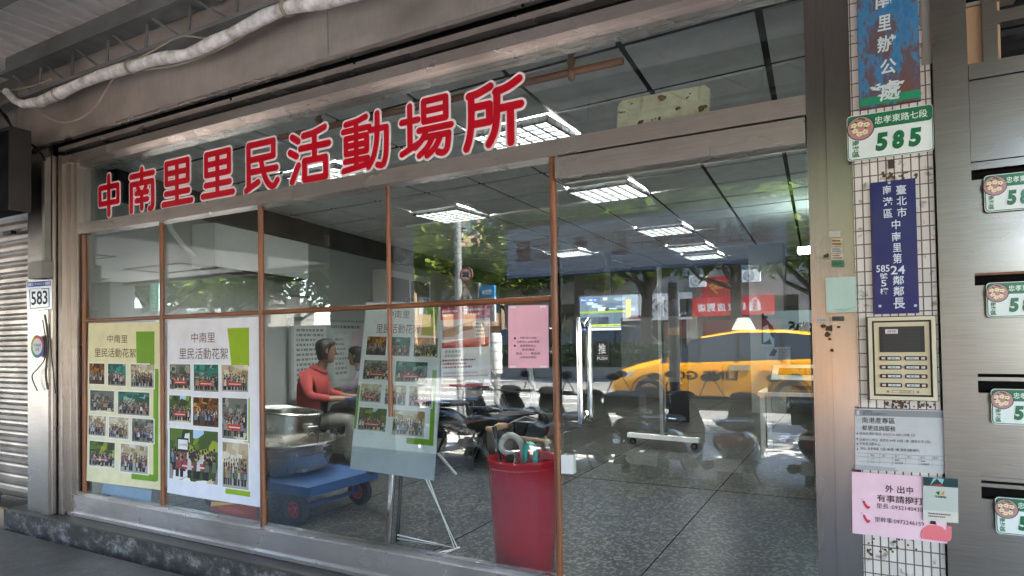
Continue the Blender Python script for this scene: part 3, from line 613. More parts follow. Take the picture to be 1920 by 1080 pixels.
# pink notice on the glass (its square code is left out)
s = Sheet(*pq([(953.5, 690), (1029, 690), (952.7, 573), (1028, 571.5)], -.009), curl=.003).base(hx('#eab0bd'))
for k, tx in enumerate(('可掃 QR CODE', '立即加入 LINE 群組', '邀請里民加入', '訊息通知', '里長 —— 等您來', '(中南里民群組)')):
    yy = .46-k*.062; wd = (.42, .56, .40, .30, .60, .40)[k]; s.text(tx, .5-wd/2, yy, .5+wd/2, yy+.038, hx('#5a2b33'))
for k in range(2): s.disc(.17, .475-k*.12, .025, .018, hx('#3c2026'))
for a in (.05, .80): s.rect(a, .955, a+.15, .985, hx('#e8dfe0'), .0016); s.rect(a, .01, a+.15, .035, hx('#e8dfe0'), .0016)
s.done('pink_notice', 'pale pink notice taped to the glass left of the door bar', 'notice')
# red and white notice behind the glass
s = Sheet(*pq([(828, 726), (920, 723), (826, 575), (918, 570)], .03), curl=.002).base(hx('#ece2e4'))
RD = hx('#b02638'); s.rect(0, .83, 1, 1, RD); s.rect(.02, .48, .98, .55, RD, .0012); s.poly([(.1, .55), (.98, .55), (.98, .60), (.5, .58)], hx('#c8485a'), .0013)
s.rect(.02, .585, .98, .83, hx('#b9a7ab'), .0012); s.poly([(.05, .62), (.28, .62), (.45, .68), (.66, .70), (.66, .80), (.4, .76), (.05, .70)], hx('#8d6a58'), .0014); s.rect(.70, .60, .97, .80, hx('#d8ccc8'), .0014)
s.text('南港產專區', .08, .415, .42, .455, hx('#3a2a2c')); s.text('都更諮詢服務', .08, .365, .42, .402, hx('#3a2a2c'))
s.scrawl(.03, .22, .75, .35, hx('#9a4450'), 3, 1); s.scrawl(.72, .61, .96, .79, hx('#7a5a58'), 4, 2); s.scrawl(.04, .86, .40, .96, hx('#e8c9cc'), 2, 3); s.scrawl(.50, .86, .95, .97, hx('#e8c9cc'), 2, 7)
s.rect(.04, .10, .95, .20, hx('#e2d8d8'), .0012); s.scrawl(.05, .11, .95, .19, hx('#c09a9a'), 2, 5); s.rect(0, 0, 1, .035, RD); s.rect(.04, .05, .6, .085, hx('#d8a080'), .0013)
s.done('red_white_notice', 'red and white printed notice on the glass between the easel and the pink notice', 'notice')
# pale blue sheets below the posters
s = Sheet(*pq([(190, 926), (282, 943), (194, 906), (284, 920)], .04)).base(hx('#a9bcd8')); s.done('blue_sheet', 'pale blue sheet lying below the cream poster inside the glass', 'sheet')
s = Sheet(*pq([(393, 957), (481, 977), (398, 935), (483, 951)], .06)).base(hx('#a03a28')); s.poly([(.0, .35), (.55, .95), (.5, 1), (.0, .75)], hx('#d8a83a')); s.disc(.45, .4, .3, .22, hx('#c04a30'), .0009)
s.done('red_sheet', 'red and yellow sheet below the white poster inside the glass', 'sheet')
# ================================================================ RIGHT: tiled pier with signs
PY = -.10
tp = MB(); xa, xb = -.004, at(1757, 550, PY).x
tp.box(xa, PY, .0, xb, .6, 3.7, 'tile_wall'); tp.box(xa, PY+.004, .0, xa+.0005, .5, 3.7, 'dark_gap')
tag(tp.build('tiled_pier'), 'narrow pier of small white mosaic tiles carrying the signs', 'pier')
# broken patch of tile at top right
a0, c0, a1, c1 = rect(1726, 0, 1748, 122, PY)
mb = MB(); mb.add([(a0, PY-.003, c0), (a1, PY-.003, c0), (a1, PY-.003, c1+.1), (a0+.008, PY-.003, c1+.1), (a0-.004, PY-.003, c1-.08), (a0+.006, PY-.004, c0+.12)], [(0, 1, 2, 3, 4, 5)], 'concrete')
tag(mb.build('mortar_patch', loc=(a0, PY, c0)), 'patch of bare grey mortar beside the rusty blue board', 'patch')
def plate(u0, v0, u1, v1, y, t=.006, name=None): return rect(u0, v0, u1, v1, y)
# rusty blue board
a0, c0, a1, c1 = rect(1607, -150, 1722, 203, PY-.02); c0 = at(1665, 197, PY-.02).z
t = thing('blue_wooden_board', 'weathered blue board with white brush lettering at the top of the tiled pier', 'sign', (a0, PY, c0))
W, H = a1-a0, c1-c0
m_ = MB(); m_.box(0, -.022, 0, W, -.002, H, 'rusty_blue'); m_.build('board', t)
m_ = MB(); m_.box(.001, -.0235, .008, W-.001, -.022, .035, 'enamel', hx('#1c8a63')); m_.build('green_band', t)
m_ = MB()
for ch, (u0, v0, u1, v1) in zip('南里辦公處', ((1640, -16, 1673, 15), (1646, 28, 1671, 57), (1645, 66, 1680, 97), (1650, 110, 1681, 139), (1650, 150, 1688, 188))):
    b0, d0, b1, d1 = rect(u0, v0, u1, v1, PY-.024); m_.text(ch, (b0-a0, -.024, d0-c0), (b1-b0, 0, 0), (0, 0, d1-d0), 'enamel', hx('#c9d6d8'), .02, .06)
rg = random.Random(3)
for k in range(26):
    p, q, r = W*rg.uniform(.2, .72), rg.uniform(.035, .075), rg.uniform(.002, .006); m_.poly([(p-r*2, -.0243-k*1e-5, q-r*.3), (p+r, -.0243-k*1e-5, q-r), (p+r*2, -.0243-k*1e-5, q+r*.8), (p-r, -.0243-k*1e-5, q+r*.5)], 'enamel', hx('#c9d6d8'))
m_.build('lettering', t)
# green house-number plates
def number_plate(BL, W, H, label, group=None, num='585', name='number_plate', tilt=0.0):
    BL = Vector(BL); t = thing(name, label, 'house number', BL, 0, group)
    X = lambda a: a*W; Z = lambda b: b*H+0
    m = MB(); G = hx('#15704a'); WH = hx('#dfe9e6'); r = .012
    m.rbox(0, -.004, 0, W, .0, H, r, 'enamel', WH); m.rbox(.002, -.0046, .002, W-.002, -.004, H-.002, r, 'enamel', G); m.rbox(.0045, -.0052, .0045, W-.0045, -.0046, H-.0045, r*.8, 'enamel', WH)
    m.rbox(.0045, -.0058, H*.66, W-.0045, -.0052, H-.0045, r*.8, 'enamel', G); m.build('plate', t)
    cx, cz, cr = W*.165, H*.70, H*.25
    m = MB(); m.add([(cx+cr*1.08*math.cos(k*.2618), -.0066, cz+cr*1.08*math.sin(k*.2618)) for k in range(24)], [tuple(range(24))], 'enamel', hx('#17472f')); m.add([(cx+cr*math.cos(k*.2618), -.0070, cz+cr*math.sin(k*.2618)) for k in range(24)], [tuple(range(24))], 'enamel', hx('#b58488'))
    rg = random.Random(8)
    for k in range(16):
        a = rg.uniform(0, 6.28); d = cr*rg.uniform(.3, .85); m.poly([(cx+d*math.cos(a)+cr*.22*math.cos(a+j*2.1), -.0072-k*1e-5, cz+d*math.sin(a)+cr*.12*math.sin(a+j*2.1)) for j in range(3)], 'enamel', hx('#2c5a30'))
    for fx, fz in ((.0, .35), (-.42, -.2), (.35, -.38), (-.1, -.5), (.48, .25), (-.5, .3)):
        for k in range(5):
            a = k*1.257+fx*5; pxx, pzz = cx+fx*cr+cr*.15*math.cos(a), cz+fz*cr+cr*.15*math.sin(a)
            m.poly([(pxx+cr*.12*math.cos(j*.898)*(1.2 if j % 2 else .9), -.0075-k*2e-5, pzz+cr*.09*math.sin(j*.898)) for j in range(7)], 'enamel', hx('#eadcae'))
    m.build('flower_emblem', t)
    m = MB(); m.text('忠孝東路七段', (W*.335, -.0068, H*.735), (W*.60, 0, 0), (0, 0, H*.17), 'enamel', hx('#d9ece2'), .012)
    for k, ch in enumerate('南港區'): m.text(ch, (W*.06, -.0062, H*(.325-.125*k)), (W*.085, 0, 0), (0, 0, H*.115), 'enamel', G, .02)
    for k, ch in enumerate(num): m.text(ch, (W*(.345+.19*k), -.0066, H*.14), (W*.135, 0, 0), (0, 0, H*.40), 'enamel', hx('#0f6a42'), .06, .18)
    m.build('lettering', t); return t
a0, c0, a1, c1 = rect(1588, 205, 1751, 293, PY-.01)
number_plate((a0, PY-.006, c0), a1-a0, (c1-c0)*.98, 'green and white 585 house number plate on the tiled pier under the rusty blue board')
# navy enamel sign
a0, c0, a1, c1 = rect(1636, 338, 1720, 588, PY-.01); W, H = a1-a0, c1-c0
t = thing('navy_sign', 'tall navy blue enamel sign with white characters on the tiled pier', 'sign', (a0, PY-.002, c0))
m_ = MB(); NV = hx('#10145f'); m_.box(0, -.010, 0, W, 0, H, 'enamel', NV)
for p, q in ((.42, .985), (.13, .06), (.92, .055)): m_.lathe([(0, -.012), (.0045, -.012), (.005, -.0098)], (W*p, 0, H*q), 'enamel', hx('#b8c0d0'), n=8, axis='y')
m_.build('board', t)
m_ = MB(); WT = hx('#d3dcea')
for ch, (u0, v0, u1, v1) in zip('南港區', ((1655, 348, 1671, 364), (1655, 370, 1674, 386), (1657, 392, 1673, 408))): b0, d0, b1, d1 = rect(u0, v0, u1, v1, PY-.013); m_.text(ch, (b0-a0, -.0115, d0-c0), (b1-b0, 0, 0), (0, 0, d1-d0), 'enamel', WT, .012)
for ch, (u0, v0, u1, v1) in (('臺', (1680, 347, 1699, 364)), ('北', (1681, 368, 1700, 385)), ('市', (1682, 389, 1700, 407)), ('中', (1672, 412, 1688, 430)), ('南', (1672, 435, 1689, 452)), ('里', (1674, 456, 1690, 472)), ('第', (1674, 475, 1691, 494)), ('24', (1670, 498, 1697, 514)), ('鄰', (1674, 517, 1695, 534)), ('鄰', (1675, 537, 1695, 555)), ('長', (1675, 558, 1697, 579)), ('585', (1643, 497, 1668, 510)), ('號', (1650, 512, 1664, 523)), ('5', (1652, 525, 1662, 537)), ('樓', (1650, 540, 1666, 552))):
    b0, d0, b1, d1 = rect(u0, v0, u1, v1, PY-.013); m_.text(ch, (b0-a0, -.0115, d0-c0), (b1-b0, 0, 0), (0, 0, d1-d0), 'enamel', WT, .012)
m_.build('lettering', t)
# intercom
a0, c0, a1, c1 = rect(1629, 594, 1756, 750, PY-.02); W, H = a1-a0, c1-c0
t = thing('intercom_panel', 'cream metal intercom panel with dark speaker grille and eight bell buttons', 'intercom', (a0, PY, c0))
CRM = hx('#c9bd9a')
m_ = MB(); m_.box(-.003, -.012, -.003, W+.003, 0, H+.003, 'black_metal')
bw = .012
for (x0, z0, x1, z1) in ((0, 0, W, bw), (0, H-bw, W, H), (0, bw, bw, H-bw), (W-bw, bw, W, H-bw)): m_.box(x0, -.026, z0, x1, -.012, z1, 'enamel', hx('#cfc7ae'))
m_.build('frame', t)
m_ = MB(); m_.box(bw+.006, -.018, bw+.006, W-bw-.006, -.012, H-bw-.006, 'enamel', CRM); m_.build('face_plate', t)
gz0, gz1, gx0, gx1 = H*.575, H*.885, W*.17, W*.84
m_ = MB(); m_.box(gx0, -.0195, gz0, gx1, -.018, gz1, 'plastic', (.01, .01, .01))
k = gz0+.004
while k < gz1-.003: m_.box(gx0+.012, -.0205, k, gx1-.012, -.0195, k+.0022, 'plastic', (.035, .033, .03)); k += .0046
m_.box(gx0+.018, -.022, gz1-.024, gx0+.055, -.0206, gz1-.009, 'paper', hx('#d8cfd2')); m_.text('請按', (gx0+.024, -.0226, gz1-.021), (.026, 0, 0), (0, 0, .009), 'paper', hx('#8a2030')); m_.build('speaker_grille', t)
for r in range(4):
    for c in range(2):
        m_ = MB(); x0 = W*(.165+.375*c); x1 = x0+W*.325; z0 = H*(.475-.108*r); z1 = z0+H*.052
        m_.rbox(x0, -.0215, z0, x1, -.018, z1, .004, 'plastic', (.012, .012, .012))
        lx0, lx1 = (x0+W*.12, x1-.004) if c == 0 else (x0+.004, x1-W*.12)
        m_.box(lx0, -.0225, z0+.0035, lx1, -.0215, z1-.0035, 'paper', hx('#c9cdd4')); bx0, bx1 = (x0+.006, x0+W*.085) if c == 0 else (x1-W*.085, x1-.006)
        m_.box(bx0, -.024, z0+.0035, bx1, -.0215, z1-.0035, 'plastic', hx('#d9b8a8'))
        m_.box(lx0+.009, -.0231, z0+.006, lx0+.014, -.0226, z1-.006, 'paper', (.08, .08, .09)); m_.text('樓', (lx1-.019, -.0231, z0+.0055), (.008, 0, 0), (0, 0, z1-z0-.011), 'paper', (.08, .08, .09)); m_.build('bell_button', t)
m_ = MB(); m_.box(W*.34, -.0195, H*.082, W*.66, -.0182, H*.115, 'plastic', (.05, .04, .03)); m_.box(W*.347, -.0202, H*.086, W*.653, -.0195, H*.111, 'enamel', CRM); m_.text('全民牌', (W*.44, -.0208, H*.089), (W*.18, 0, 0), (0, 0, H*.019), 'enamel', (.05, .04, .03))
for p in (.27, .29, .71, .73): m_.box(W*p-.001, -.0195, H*.085, W*p+.001, -.0182, H*.113, 'plastic', (.05, .04, .03))
m_.build('maker_plate', t)
# grey notice
s = Sheet(*pq([(1604, 880), (1780, 889), (1603, 766), (1776, 770)], PY-.008), thick=.002).base(hx('#c2c4c6'), 'plastic')
s.rect(0, .885, 1, .985, hx('#8d8f92')); s.text('臺北市住都中心', .09, .905, .36, .945, hx('#5a5c60')); s.text('TAIPEI', .09, .95, .19, .975, hx('#4a4c50')); s.rect(.02, .90, .05, .97, hx('#c9cbd0'), .0013)
s.text('南港產專區', .08, .765, .445, .865, hx('#2c2e30')); s.text('都更諮詢服務', .08, .645, .45, .73, hx('#2c2e30'))
for tx, x0, x1, yy in (('諮詢及預約電話: (02)2516-1855 分機 225', .05, .66, .565), ('住都中心地址: 福德街 84巷 50號 1樓 (廣慈社宅 2區)', .05, .82, .465), ('中南里活動中心', .05, .28, .40), ('地址: 忠孝東路 七段 585號 1樓 (里民活動場所)', .06, .70, .32)): s.text(tx, x0, yy, x1, yy+.055, hx('#6a6c70') if x1 != .70 else hx('#3c3e42'))
for k in range(4): s.disc(.025, .59-.085*k, .008, .016, hx('#5a5c60'))
for b_ in (.27, .21, .13): s.rect(.03, b_, .97, b_+.006, hx('#8d9094'))
for a in (.14, .27, .41, .55, .69, .83): s.rect(a, .10, a+.004, .275, hx('#9fa2a6'))
for k, tx in enumerate(('時段', '週一', '週二', '週三', '週四', '週五')): s.text(tx, .165+.135*k if k else .17, .225, .215+.135*k, .262, hx('#6a6c70'))
for a in (.435, .71): s.text('諮詢服務', a, .12, a+.09, .16, hx('#6a6c70')); s.scrawl(a, .17, a+.08, .20, hx('#6a6c70'), 1, 2)
s.text('上午', .17, .17, .21, .20, hx('#6a6c70')); s.text('下午', .17, .115, .21, .15, hx('#6a6c70')); s.poly([(.0, .0), (.47, .0), (.43, .06), (.0, .08)], hx('#a9abae'))
s.done('grey_notice', 'grey laminated notice on the tiled pier under the intercom', 'notice')
# pink notice with phone numbers
s = Sheet(*pq([(1598.5, 999.7), (1796, 1022), (1597, 884.4), (1795, 897.8)], PY-.014), thick=.002).base(hx('#efcbd9'), 'plastic'); DK = hx('#4a3038'); RED = hx('#c8384a')
s.text('外', .33, .71, .41, .83, DK, off=.01); s.text('出', .445, .71, .515, .83, DK, off=.01); s.text('中', .535, .71, .595, .83, DK, off=.01)
s.text('有事請撥打', .25, .555, .69, .67, DK, off=.01); s.text('里長 :0932140430', .245, .445, .685, .525, DK); s.text('里幹事:0972246159', .225, .225, .695, .31, DK)
for yy in (.49, .265):
    s.poly([(.105, yy+.06), (.13, yy+.05), (.135, yy+.02), (.155, yy-.02), (.18, yy-.025), (.175, yy-.06), (.15, yy-.075), (.125, yy-.03), (.112, yy+.01)], RED); 
    for a in (.085, .10): s.poly([(a, yy+.07), (a+.006, yy+.09), (a+.012, yy+.085)], RED)
s.poly([(.665, .06), (.665, .14), (.69, .21), (.74, .26), (.81, .27), (.86, .25), (.895, .20), (.90, .13), (.90, .27), (.945, .28), (.945, .10), (.93, .05), (.89, .03)], hx('#e87880')); s.poly([(.665, .0395), (.89, .029), (.665, .06)], hx('#e87880'))
s.poly([(.745, .28), (.76, .34), (.80, .33), (.81, .275)], hx('#2c2024'))
s.done('phone_notice', 'pink notice with two telephone numbers on the tiled pier', 'notice')
s = Sheet(*pq([(1731, 975), (1797, 981), (1731, 894), (1796, 898)], PY-.02), thick=.001).base(hx('#bcc4be')); s.rect(.0, .80, 1, 1, hx('#143c40')); s.poly([(.2, .82), (.4, .98), (.55, .86), (.6, .97), (.5, .99), (.3, .99)], hx('#8ab8b8'), .0014); s.poly([(.15, .81), (.6, .81), (.5, .86)], hx('#b04038'), .0015)
s.poly([(.36, .66), (.48, .70), (.46, .60)], hx('#2c6a34')); s.poly([(.50, .62), (.62, .73), (.60, .61)], hx('#c8a83a')); s.text('TAIPEI', .34, .54, .66, .59, hx('#3c443c'), off=.03); s.rect(0, 0, 1, .24, hx('#d4d2c6'), .0008)
s.scrawl(.15, .08, .85, .2, hx('#6a6c68'), 2, 3); s.done('small_card', 'small grey card with a dark picture stuck on the pink phone notice', 'card')
# tile stains left by old adhesive
mb = MB(); rg = random.Random(12)
for (u0, v0, u1, v1, n) in ((1625, 1010, 1720, 1040, 26), (1655, 320, 1720, 336, 22), (1650, 752, 1755, 764, 34)):
    for k in range(n):
        p = at(rg.uniform(u0, u1), rg.uniform(v0, v1), PY-.001); r = rg.uniform(.002, .006)
        mb.poly([(p.x-r, PY-.0012-k*1e-5, p.z-r*.6), (p.x+r*.8, PY-.0012-k*1e-5, p.z-r), (p.x+r*.9, PY-.0012-k*1e-5, p.z+r*.7), (p.x-r*.5, PY-.0012-k*1e-5, p.z+r)], 'matte', hx('#5a4434'))
a0, c0, a1, c1 = rect(1665, 300, 1677, 316, PY); mb.box(a0, PY-.003, c0, a1, PY, c1, 'matte', hx('#4a3c34'))
tag(mb.build('adhesive_marks', loc=(.1, PY, 1)), 'brown adhesive marks left on the mosaic tiles', 'marks', kind='stuff')
# ---- things on the right jamb
JY = -.078
a0, c0, a1, c1 = rect(1549, 520, 1605, 586, JY-.02)
t = thing('pale_green_box', 'pale green electrical box on the steel jamb beside the mosaic pier', 'electrical box', (a0, JY, c0)); MB().rbox(0, -.035, 0, a1-a0, .0, c1-c0, .004, 'enamel', hx('#a9c4ba')).build('cover', t)
m_ = MB(); m_.tube([(.03, -.037, .012), (.06, -.037, .007), (.10, -.037, .02), (.105, -.037, .05), (.102, -.037, .1)], .0012, 'enamel', hx('#8aa89c'), n=5); m_.build('paint_drip', t)
def sticker(u0, v0, u1, v1, col, label, y=JY, tx=None, tc=(.03, .03, .03), rows=2):
    s = Sheet(*pq([(u0, v1), (u1, v1), (u0, v0), (u1, v0)], y-.003), thick=.001).base(hx(col), nx=2, ny=2)
    if tx: s.text(tx, .1, .3, .9, .75, tc)
    elif rows: s.scrawl(.08, .1, .95, .9, tc, rows, int(u0+v0))
    s.done('sticker', label, 'sticker', 'small stickers on the steel jamb')
sticker(1558, 447, 1579, 462, '#c9b48a', 'yellowed paper label on the jamb, second from the top', rows=2, tc=hx('#5a4020'))
sticker(1554, 433, 1576, 445, '#b9b4a8', 'torn grey sticker on the jamb, topmost of the column', rows=0)
sticker(1558, 464, 1579, 474, '#c4c2bc', 'grey worn label above the green sticker on the jamb', rows=2, tc=hx('#444444'))
sticker(1559, 476, 1581, 487, '#d4c8b4', 'cream label with brown print right above the green sticker', rows=2, tc=hx('#6a4a34'))
sticker(1559, 488, 1583, 501, '#4a7a58', 'small dark green sticker on the steel jamb', rows=1, tc=hx('#3a6248'))
sticker(1531, 597, 1555, 604, '#c9c4c0', 'thin white label on the jamb edge below the green box', tx='1582')
sticker(1560, 593, 1583, 602, '#5a564e', 'dark grey label under the pale green box', rows=1, tc=hx('#3a362e'))
mb = MB(); rg = random.Random(4)
for (u, v, r) in ((1545, 612, .012), (1555, 616, .016), (1552, 627, .012), (1572, 613, .008), (1560, 657, .008), (1556, 636, .006), (1549, 480, .013)):
    p = at(u, v, JY); mb.poly([(p.x+r*rg.uniform(.5, 1.1)*math.cos(k*.9), JY-.0015, p.z+r*rg.uniform(.4, 1.1)*math.sin(k*.9)) for k in range(7)], 'matte', hx('#4a3828'))
tag(mb.build('glue_residue', loc=(-.05, JY, 1.4)), 'brown glue scraps on the steel jamb below the pale green box', 'marks', kind='stuff')
# ---- plate 583 on the left pier
s = Sheet(*pq([(51, 583), (97.5, 579), (49, 528), (97, 524)], -.16), thick=.004).base(hx('#d4d8de'), 'enamel'); B5 = hx('#2a4c9a'); s.rect(.03, .80, .97, .97, B5); s.text('581', .05, .83, .26, .94, hx('#d4d8de'), off=.04); s.text('585', .76, .83, .96, .94, hx('#d4d8de'), off=.04); s.text('忠孝東路七段', .28, .85, .74, .92, hx('#c4cce0'))
for r_ in ((.12, .06, .15, .72), (.88, .06, .91, .72), (.15, .06, .88, .085), (.6, .695, .88, .72)): s.rect(*r_, hx('#26304a'), .0013)
s.text('Sec. 7 Zhongxiao E. Rd.', .15, .71, .58, .76, hx('#26304a')); s.text('583', .19, .17, .84, .65, hx('#1c2436'), off=.02)
s.done('blue_number_plate', 'blue and white 583 number plate on the steel pier at left', 'house number')
s = Sheet(*pq([(58, 672), (83, 671), (58, 628), (83, 628)], -.16), thick=.001); cc = [hx(c) for c in ('#b0406a', '#c86a3a', '#b8a83a', '#5a9a5a', '#3a7a9a', '#5a4a9a')]
for k in range(24):
    a, b = k*.2618, (k+1)*.2618; s.poly([(.5+.5*math.cos(a), .5+.5*math.sin(a)), (.5+.5*math.cos(b), .5+.5*math.sin(b)), (.5+.36*math.cos(b), .5+.36*math.sin(b)), (.5+.36*math.cos(a), .5+.36*math.sin(a))], cc[k % 24*6//24])
s.disc(.5, .5, .37, .37, hx('#d4d2d0'), .0012, 20); s.text('守望相助', .22, .5, .78, .62, hx('#4a4a50')); s.text('鄰里', .36, .3, .64, .44, hx('#4a4a50'))
s.done('round_sticker', 'round white sticker with a rainbow rim under the 583 plate', 'sticker')
for k, P in enumerate((((84, 590), (88, 615), (90, 650), (86, 700), (90, 730)), ((80, 600), (86, 640), (84, 672), (72, 690), (60, 706), (70, 733)), ((92, 608), (94, 640), (100, 700), (104, 738)))):
    cable('dangling_wire', P, -.165, .004 if k else .007, ('thick brown wire bundle hanging below the 583 plate', 'thin brown wire curling left past the round sticker', 'thin brown wire hanging along the right of the steel pier')[k], 'dark_beam' if k else 'bark')
# ================================================================ mailbox cabinet at far right
MY = -.07
mbx = thing('mailbox_cabinet', 'brushed steel letterbox wall with four flap doors at the right edge', 'letterbox cabinet', (.33, MY, .165))
x0 = at(1757, 550, MY).x+.003
m_ = MB(); m_.box(x0-.33, -.045, 0, .005, .05, 3.5, 'steel_box'); xs_ = at(1803, 600, MY).x
m_.box(.005, -.02, 0, xs_-.33, .05, 1.85, 'steel_box'); m_.box(.008, -.03, 1.885, 1.2, .05, 2.150, 'steel_box'); m_.box(.008, -.036, 2.153, 1.2, .05, 2.205, 'steel_box'); m_.box(.008, -.026, 1.858, 1.2, .05, 1.882, 'steel_box'); m_.build('frame', mbx)
m_ = MB(); m_.box(.006, -.0, .0, 1.2, .3, 1.856, 'dark_gap'); m_.box(.006, .0, 1.86, 1.2, .06, 2.2, 'dark_gap'); m_.build('inner_box', mbx)
for (u0, vt, vb) in ((1805, 337, 515), (1814, 536, 703), (1822, 738, 902), (1829, 936, 1120)):
    a0 = at(u0+2, (vt+vb)/2, MY-.01).x-.33; zt, zb2 = at(1850, vt-7, MY-.01).z-.165, at(1850, vb-4, MY-.01).z-.165
    d = MB(); d.box(xs_-.33+.004, -.016, zb2, 1.15, .0, zt-.01, 'steel_box'); d.box(xs_-.33+.004, -.028, zb2-.002, 1.15, -.016, zb2+.010, 'steel_box'); d.build('flap_door', mbx)
    d = MB(); d.box(xs_-.33+.002, -.022, zt+(.030 if vt > 600 else .022), 1.15, -.002, zt+(.042 if vt > 600 else .034), 'wood' if vt < 600 else 'steel_box'); d.build('slot_lip', mbx)
for k, (u0, v0, v1) in enumerate(((1844, 332, 398), (1848, 534, 596), (1857, 733, 796), (1865, 935, 1000))):
    a0 = at(u0, (v0+v1)/2, MY-.02).x; z0, z1 = at(1880, v1-1, MY-.02).z, at(1880, v0-2, MY-.02).z
    number_plate((a0, MY-.03, z0), .172, z1-z0+.004, ('green number plate on the topmost letterbox flap', 'green number plate on the second letterbox flap from the top', 'green number plate on the third letterbox flap from the top', 'green number plate on the lowest letterbox flap in view')[k], 'green number plates on the letterbox flaps')
wn = thing('stair_window', 'dark window in a grey steel frame above the letterbox wall', 'window', (.4, MY, 2.37))
m_ = MB(); xw0, xw1 = at(1840, 60, MY).x-.4, at(1868, 60, MY).x-.4
m_.box(xw0, -.02, .0, xw1, .04, 1.1, 'steel_box'); m_.box(xw1, -.015, .125, 1.2, .04, .165, 'steel_box'); m_.build('frame', wn)
MB().box(-.075, .05, .0, 1.2, .06, 1.1, 'dark_glass').build('glazing', wn); MB().box(-.07, .0, .002, .03, .049, .20, 'tan_wall').build('board', wn)
MB().box(-.07, -.012, .2, .075, .049, .212, 'concrete').build('ledge', wn)
setting(MB().box(.27, .26, .0, 3.5, .5, 3.7, 'grey_wall'), 'stair_wall')
# ================================================================ INTERIOR
# suspended ceiling: 0.63 m grid, panels with dark slots; openings for the lights
CZ = 2.9
GA = R_(1.8)                                          # the grid runs slightly skew to the glass
G0 = Vector((-1.015, .95, 0)); gx = Vector((math.cos(GA), math.sin(GA)*.0, 0)); gx = Vector((1, -.055, 0)).normalized(); gy = Vector((-.052, 1, 0)).normalized(); GS = .635
LIGHTS = [(-2, 0), (-2, 3), (-2, 7), (-2, 10), (-5, 3), (-5, 9), (-5, 0), (-2, 12)]
def gp(i, j, z=CZ):
    p = G0+gx*(i*GS)+gy*(j*GS); return Vector((p.x, p.y, z))
mb = MB(); rg = random.Random(2)
for i in range(-9, 2):
    for j in range(-2, 15):
        if (i, j) in LIGHTS: continue
        d = .017; e = .026; A = [gp(i, j)+gx*d+gy*e, gp(i+1, j)-gx*d+gy*e, gp(i+1, j+1)-gx*d-gy*e, gp(i, j+1)+gx*d-gy*e]
        if A[0].y < .02 or A[1].y < .02: A = [Vector((p.x, max(p.y, .06), p.z)) for p in A]
        if A[2].y < .1: continue
        mb.prism([p for p in A], (0, 0, .012), 'ceil_panel')
setting(mb, 'suspended_ceiling')
setting(MB().box(-8, .05, 2.93, 1, 10.2, 2.94, 'dark_gap'), 'ceiling_void')
proto = None
for k, (i, j) in enumerate(LIGHTS):
    c = gp(i+.5, j+.5)
    if proto is None:
        proto = thing('ceiling_light', 'x', 'ceiling light', c, R_(-3), 'louvred ceiling lights')
        h = .305; m_ = MB(); m_.box(-h, -h, .015, h, h, .02, 'tube_light'); m_.build('diffuser', proto)
        m_ = MB()
        for q in range(7):
            p = -h+.012+q*(2*h-.024)/6; m_.box(p-.009, -h, -.036, p+.009, h, .012, 'louvre'); m_.box(-h, p-.009, -.035, h, p+.009, .011, 'louvre')
        m_.build('louvre', proto); o = proto
    else: o = dup(proto); o.location = c
    o['label'] = ('lit square ceiling light behind the last red character', 'lit louvred ceiling light below the steel door header', 'lit ceiling light behind the faint banner characters, nearer of two there', 'small lit ceiling light just left of the interior column top', 'lit ceiling light seen left of the lamp post reflection', 'dim lit ceiling light at the left end of the banner reflection', 'lit ceiling light behind the middle red characters', 'farthest small lit ceiling light beside the interior column')[k]
# dark beam along the left wall, air conditioner, cabinet, doorway
def lw(y, z, off=0):                                  # point on the left wall
    return Vector((-5.22-(y-.12)*.1954+off*.98, y+off*.19, z))
mb = MB(); mb.prism([lw(.3, 2.66, .0), lw(9.8, 2.66, .0), lw(9.8, 2.66, .10), lw(.3, 2.66, .10)], (0, 0, .235), 'dark_beam'); tag(mb.build('dark_beam', loc=lw(3, 2.7)), 'dark brown beam where the left wall meets the shop ceiling', 'beam')
def wall_box(m_, y0, y1, z0, z1, d0, d1, mat, col=(1, 1, 1)): return m_.prism([lw(y0, z0, d0), lw(y0, z0, d1), lw(y1, z0, d1), lw(y1, z0, d0)], (0, 0, z1-z0), mat, col)
ac = thing('air_conditioner', 'long white wall air conditioner high on the left inner wall', 'air conditioner', (0, 0, 0)); m_ = MB(); wall_box(m_, 1.15, 2.55, 2.20, 2.60, 0, .26, 'white_paint'); m_.build('casing', ac)
m_ = MB(); wall_box(m_, 1.2, 2.5, 2.172, 2.199, .05, .24, 'black_metal'); m_.build('air_outlet', ac); m_ = MB(); m_.tube([lw(1.12, 2.3, .06), lw(1.0, 2.35, .08), lw(.85, 2.5, .07), lw(.8, 2.66, .05)], .022, 'white_paint'); m_.build('pipe', ac); rebase(ac, lw(1.8, 2.2))
bx = thing('wall_box', 'small pale box hanging on the left inner wall under the air conditioner', 'wall box', (0, 0, 0)); m_ = MB(); wall_box(m_, 2.5, 2.75, 1.78, 2.0, 0, .12, 'white_paint'); m_.build('case', bx); m_ = MB(); wall_box(m_, 2.5, 2.75, 2.0, 2.02, 0, .14, 'grey_paint'); m_.build('lid', bx); rebase(bx, lw(2.6, 1.8))
cb = thing('wall_cabinet', 'tall pale panelled cabinet on the left inner wall beyond the air conditioner', 'cabinet', (0, 0, 0)); m_ = MB(); wall_box(m_, 4.4, 5.9, .3, 2.5, 0, .2, 'white_wall'); m_.build('carcass', cb)
for y0, y1 in ((4.5, 5.1), (5.2, 5.8)): m_ = MB(); wall_box(m_, y0, y1, 1.3, 2.4, .201, .22, 'grey_wall'); m_.build('door', cb)
rebase(cb, lw(5, .3))
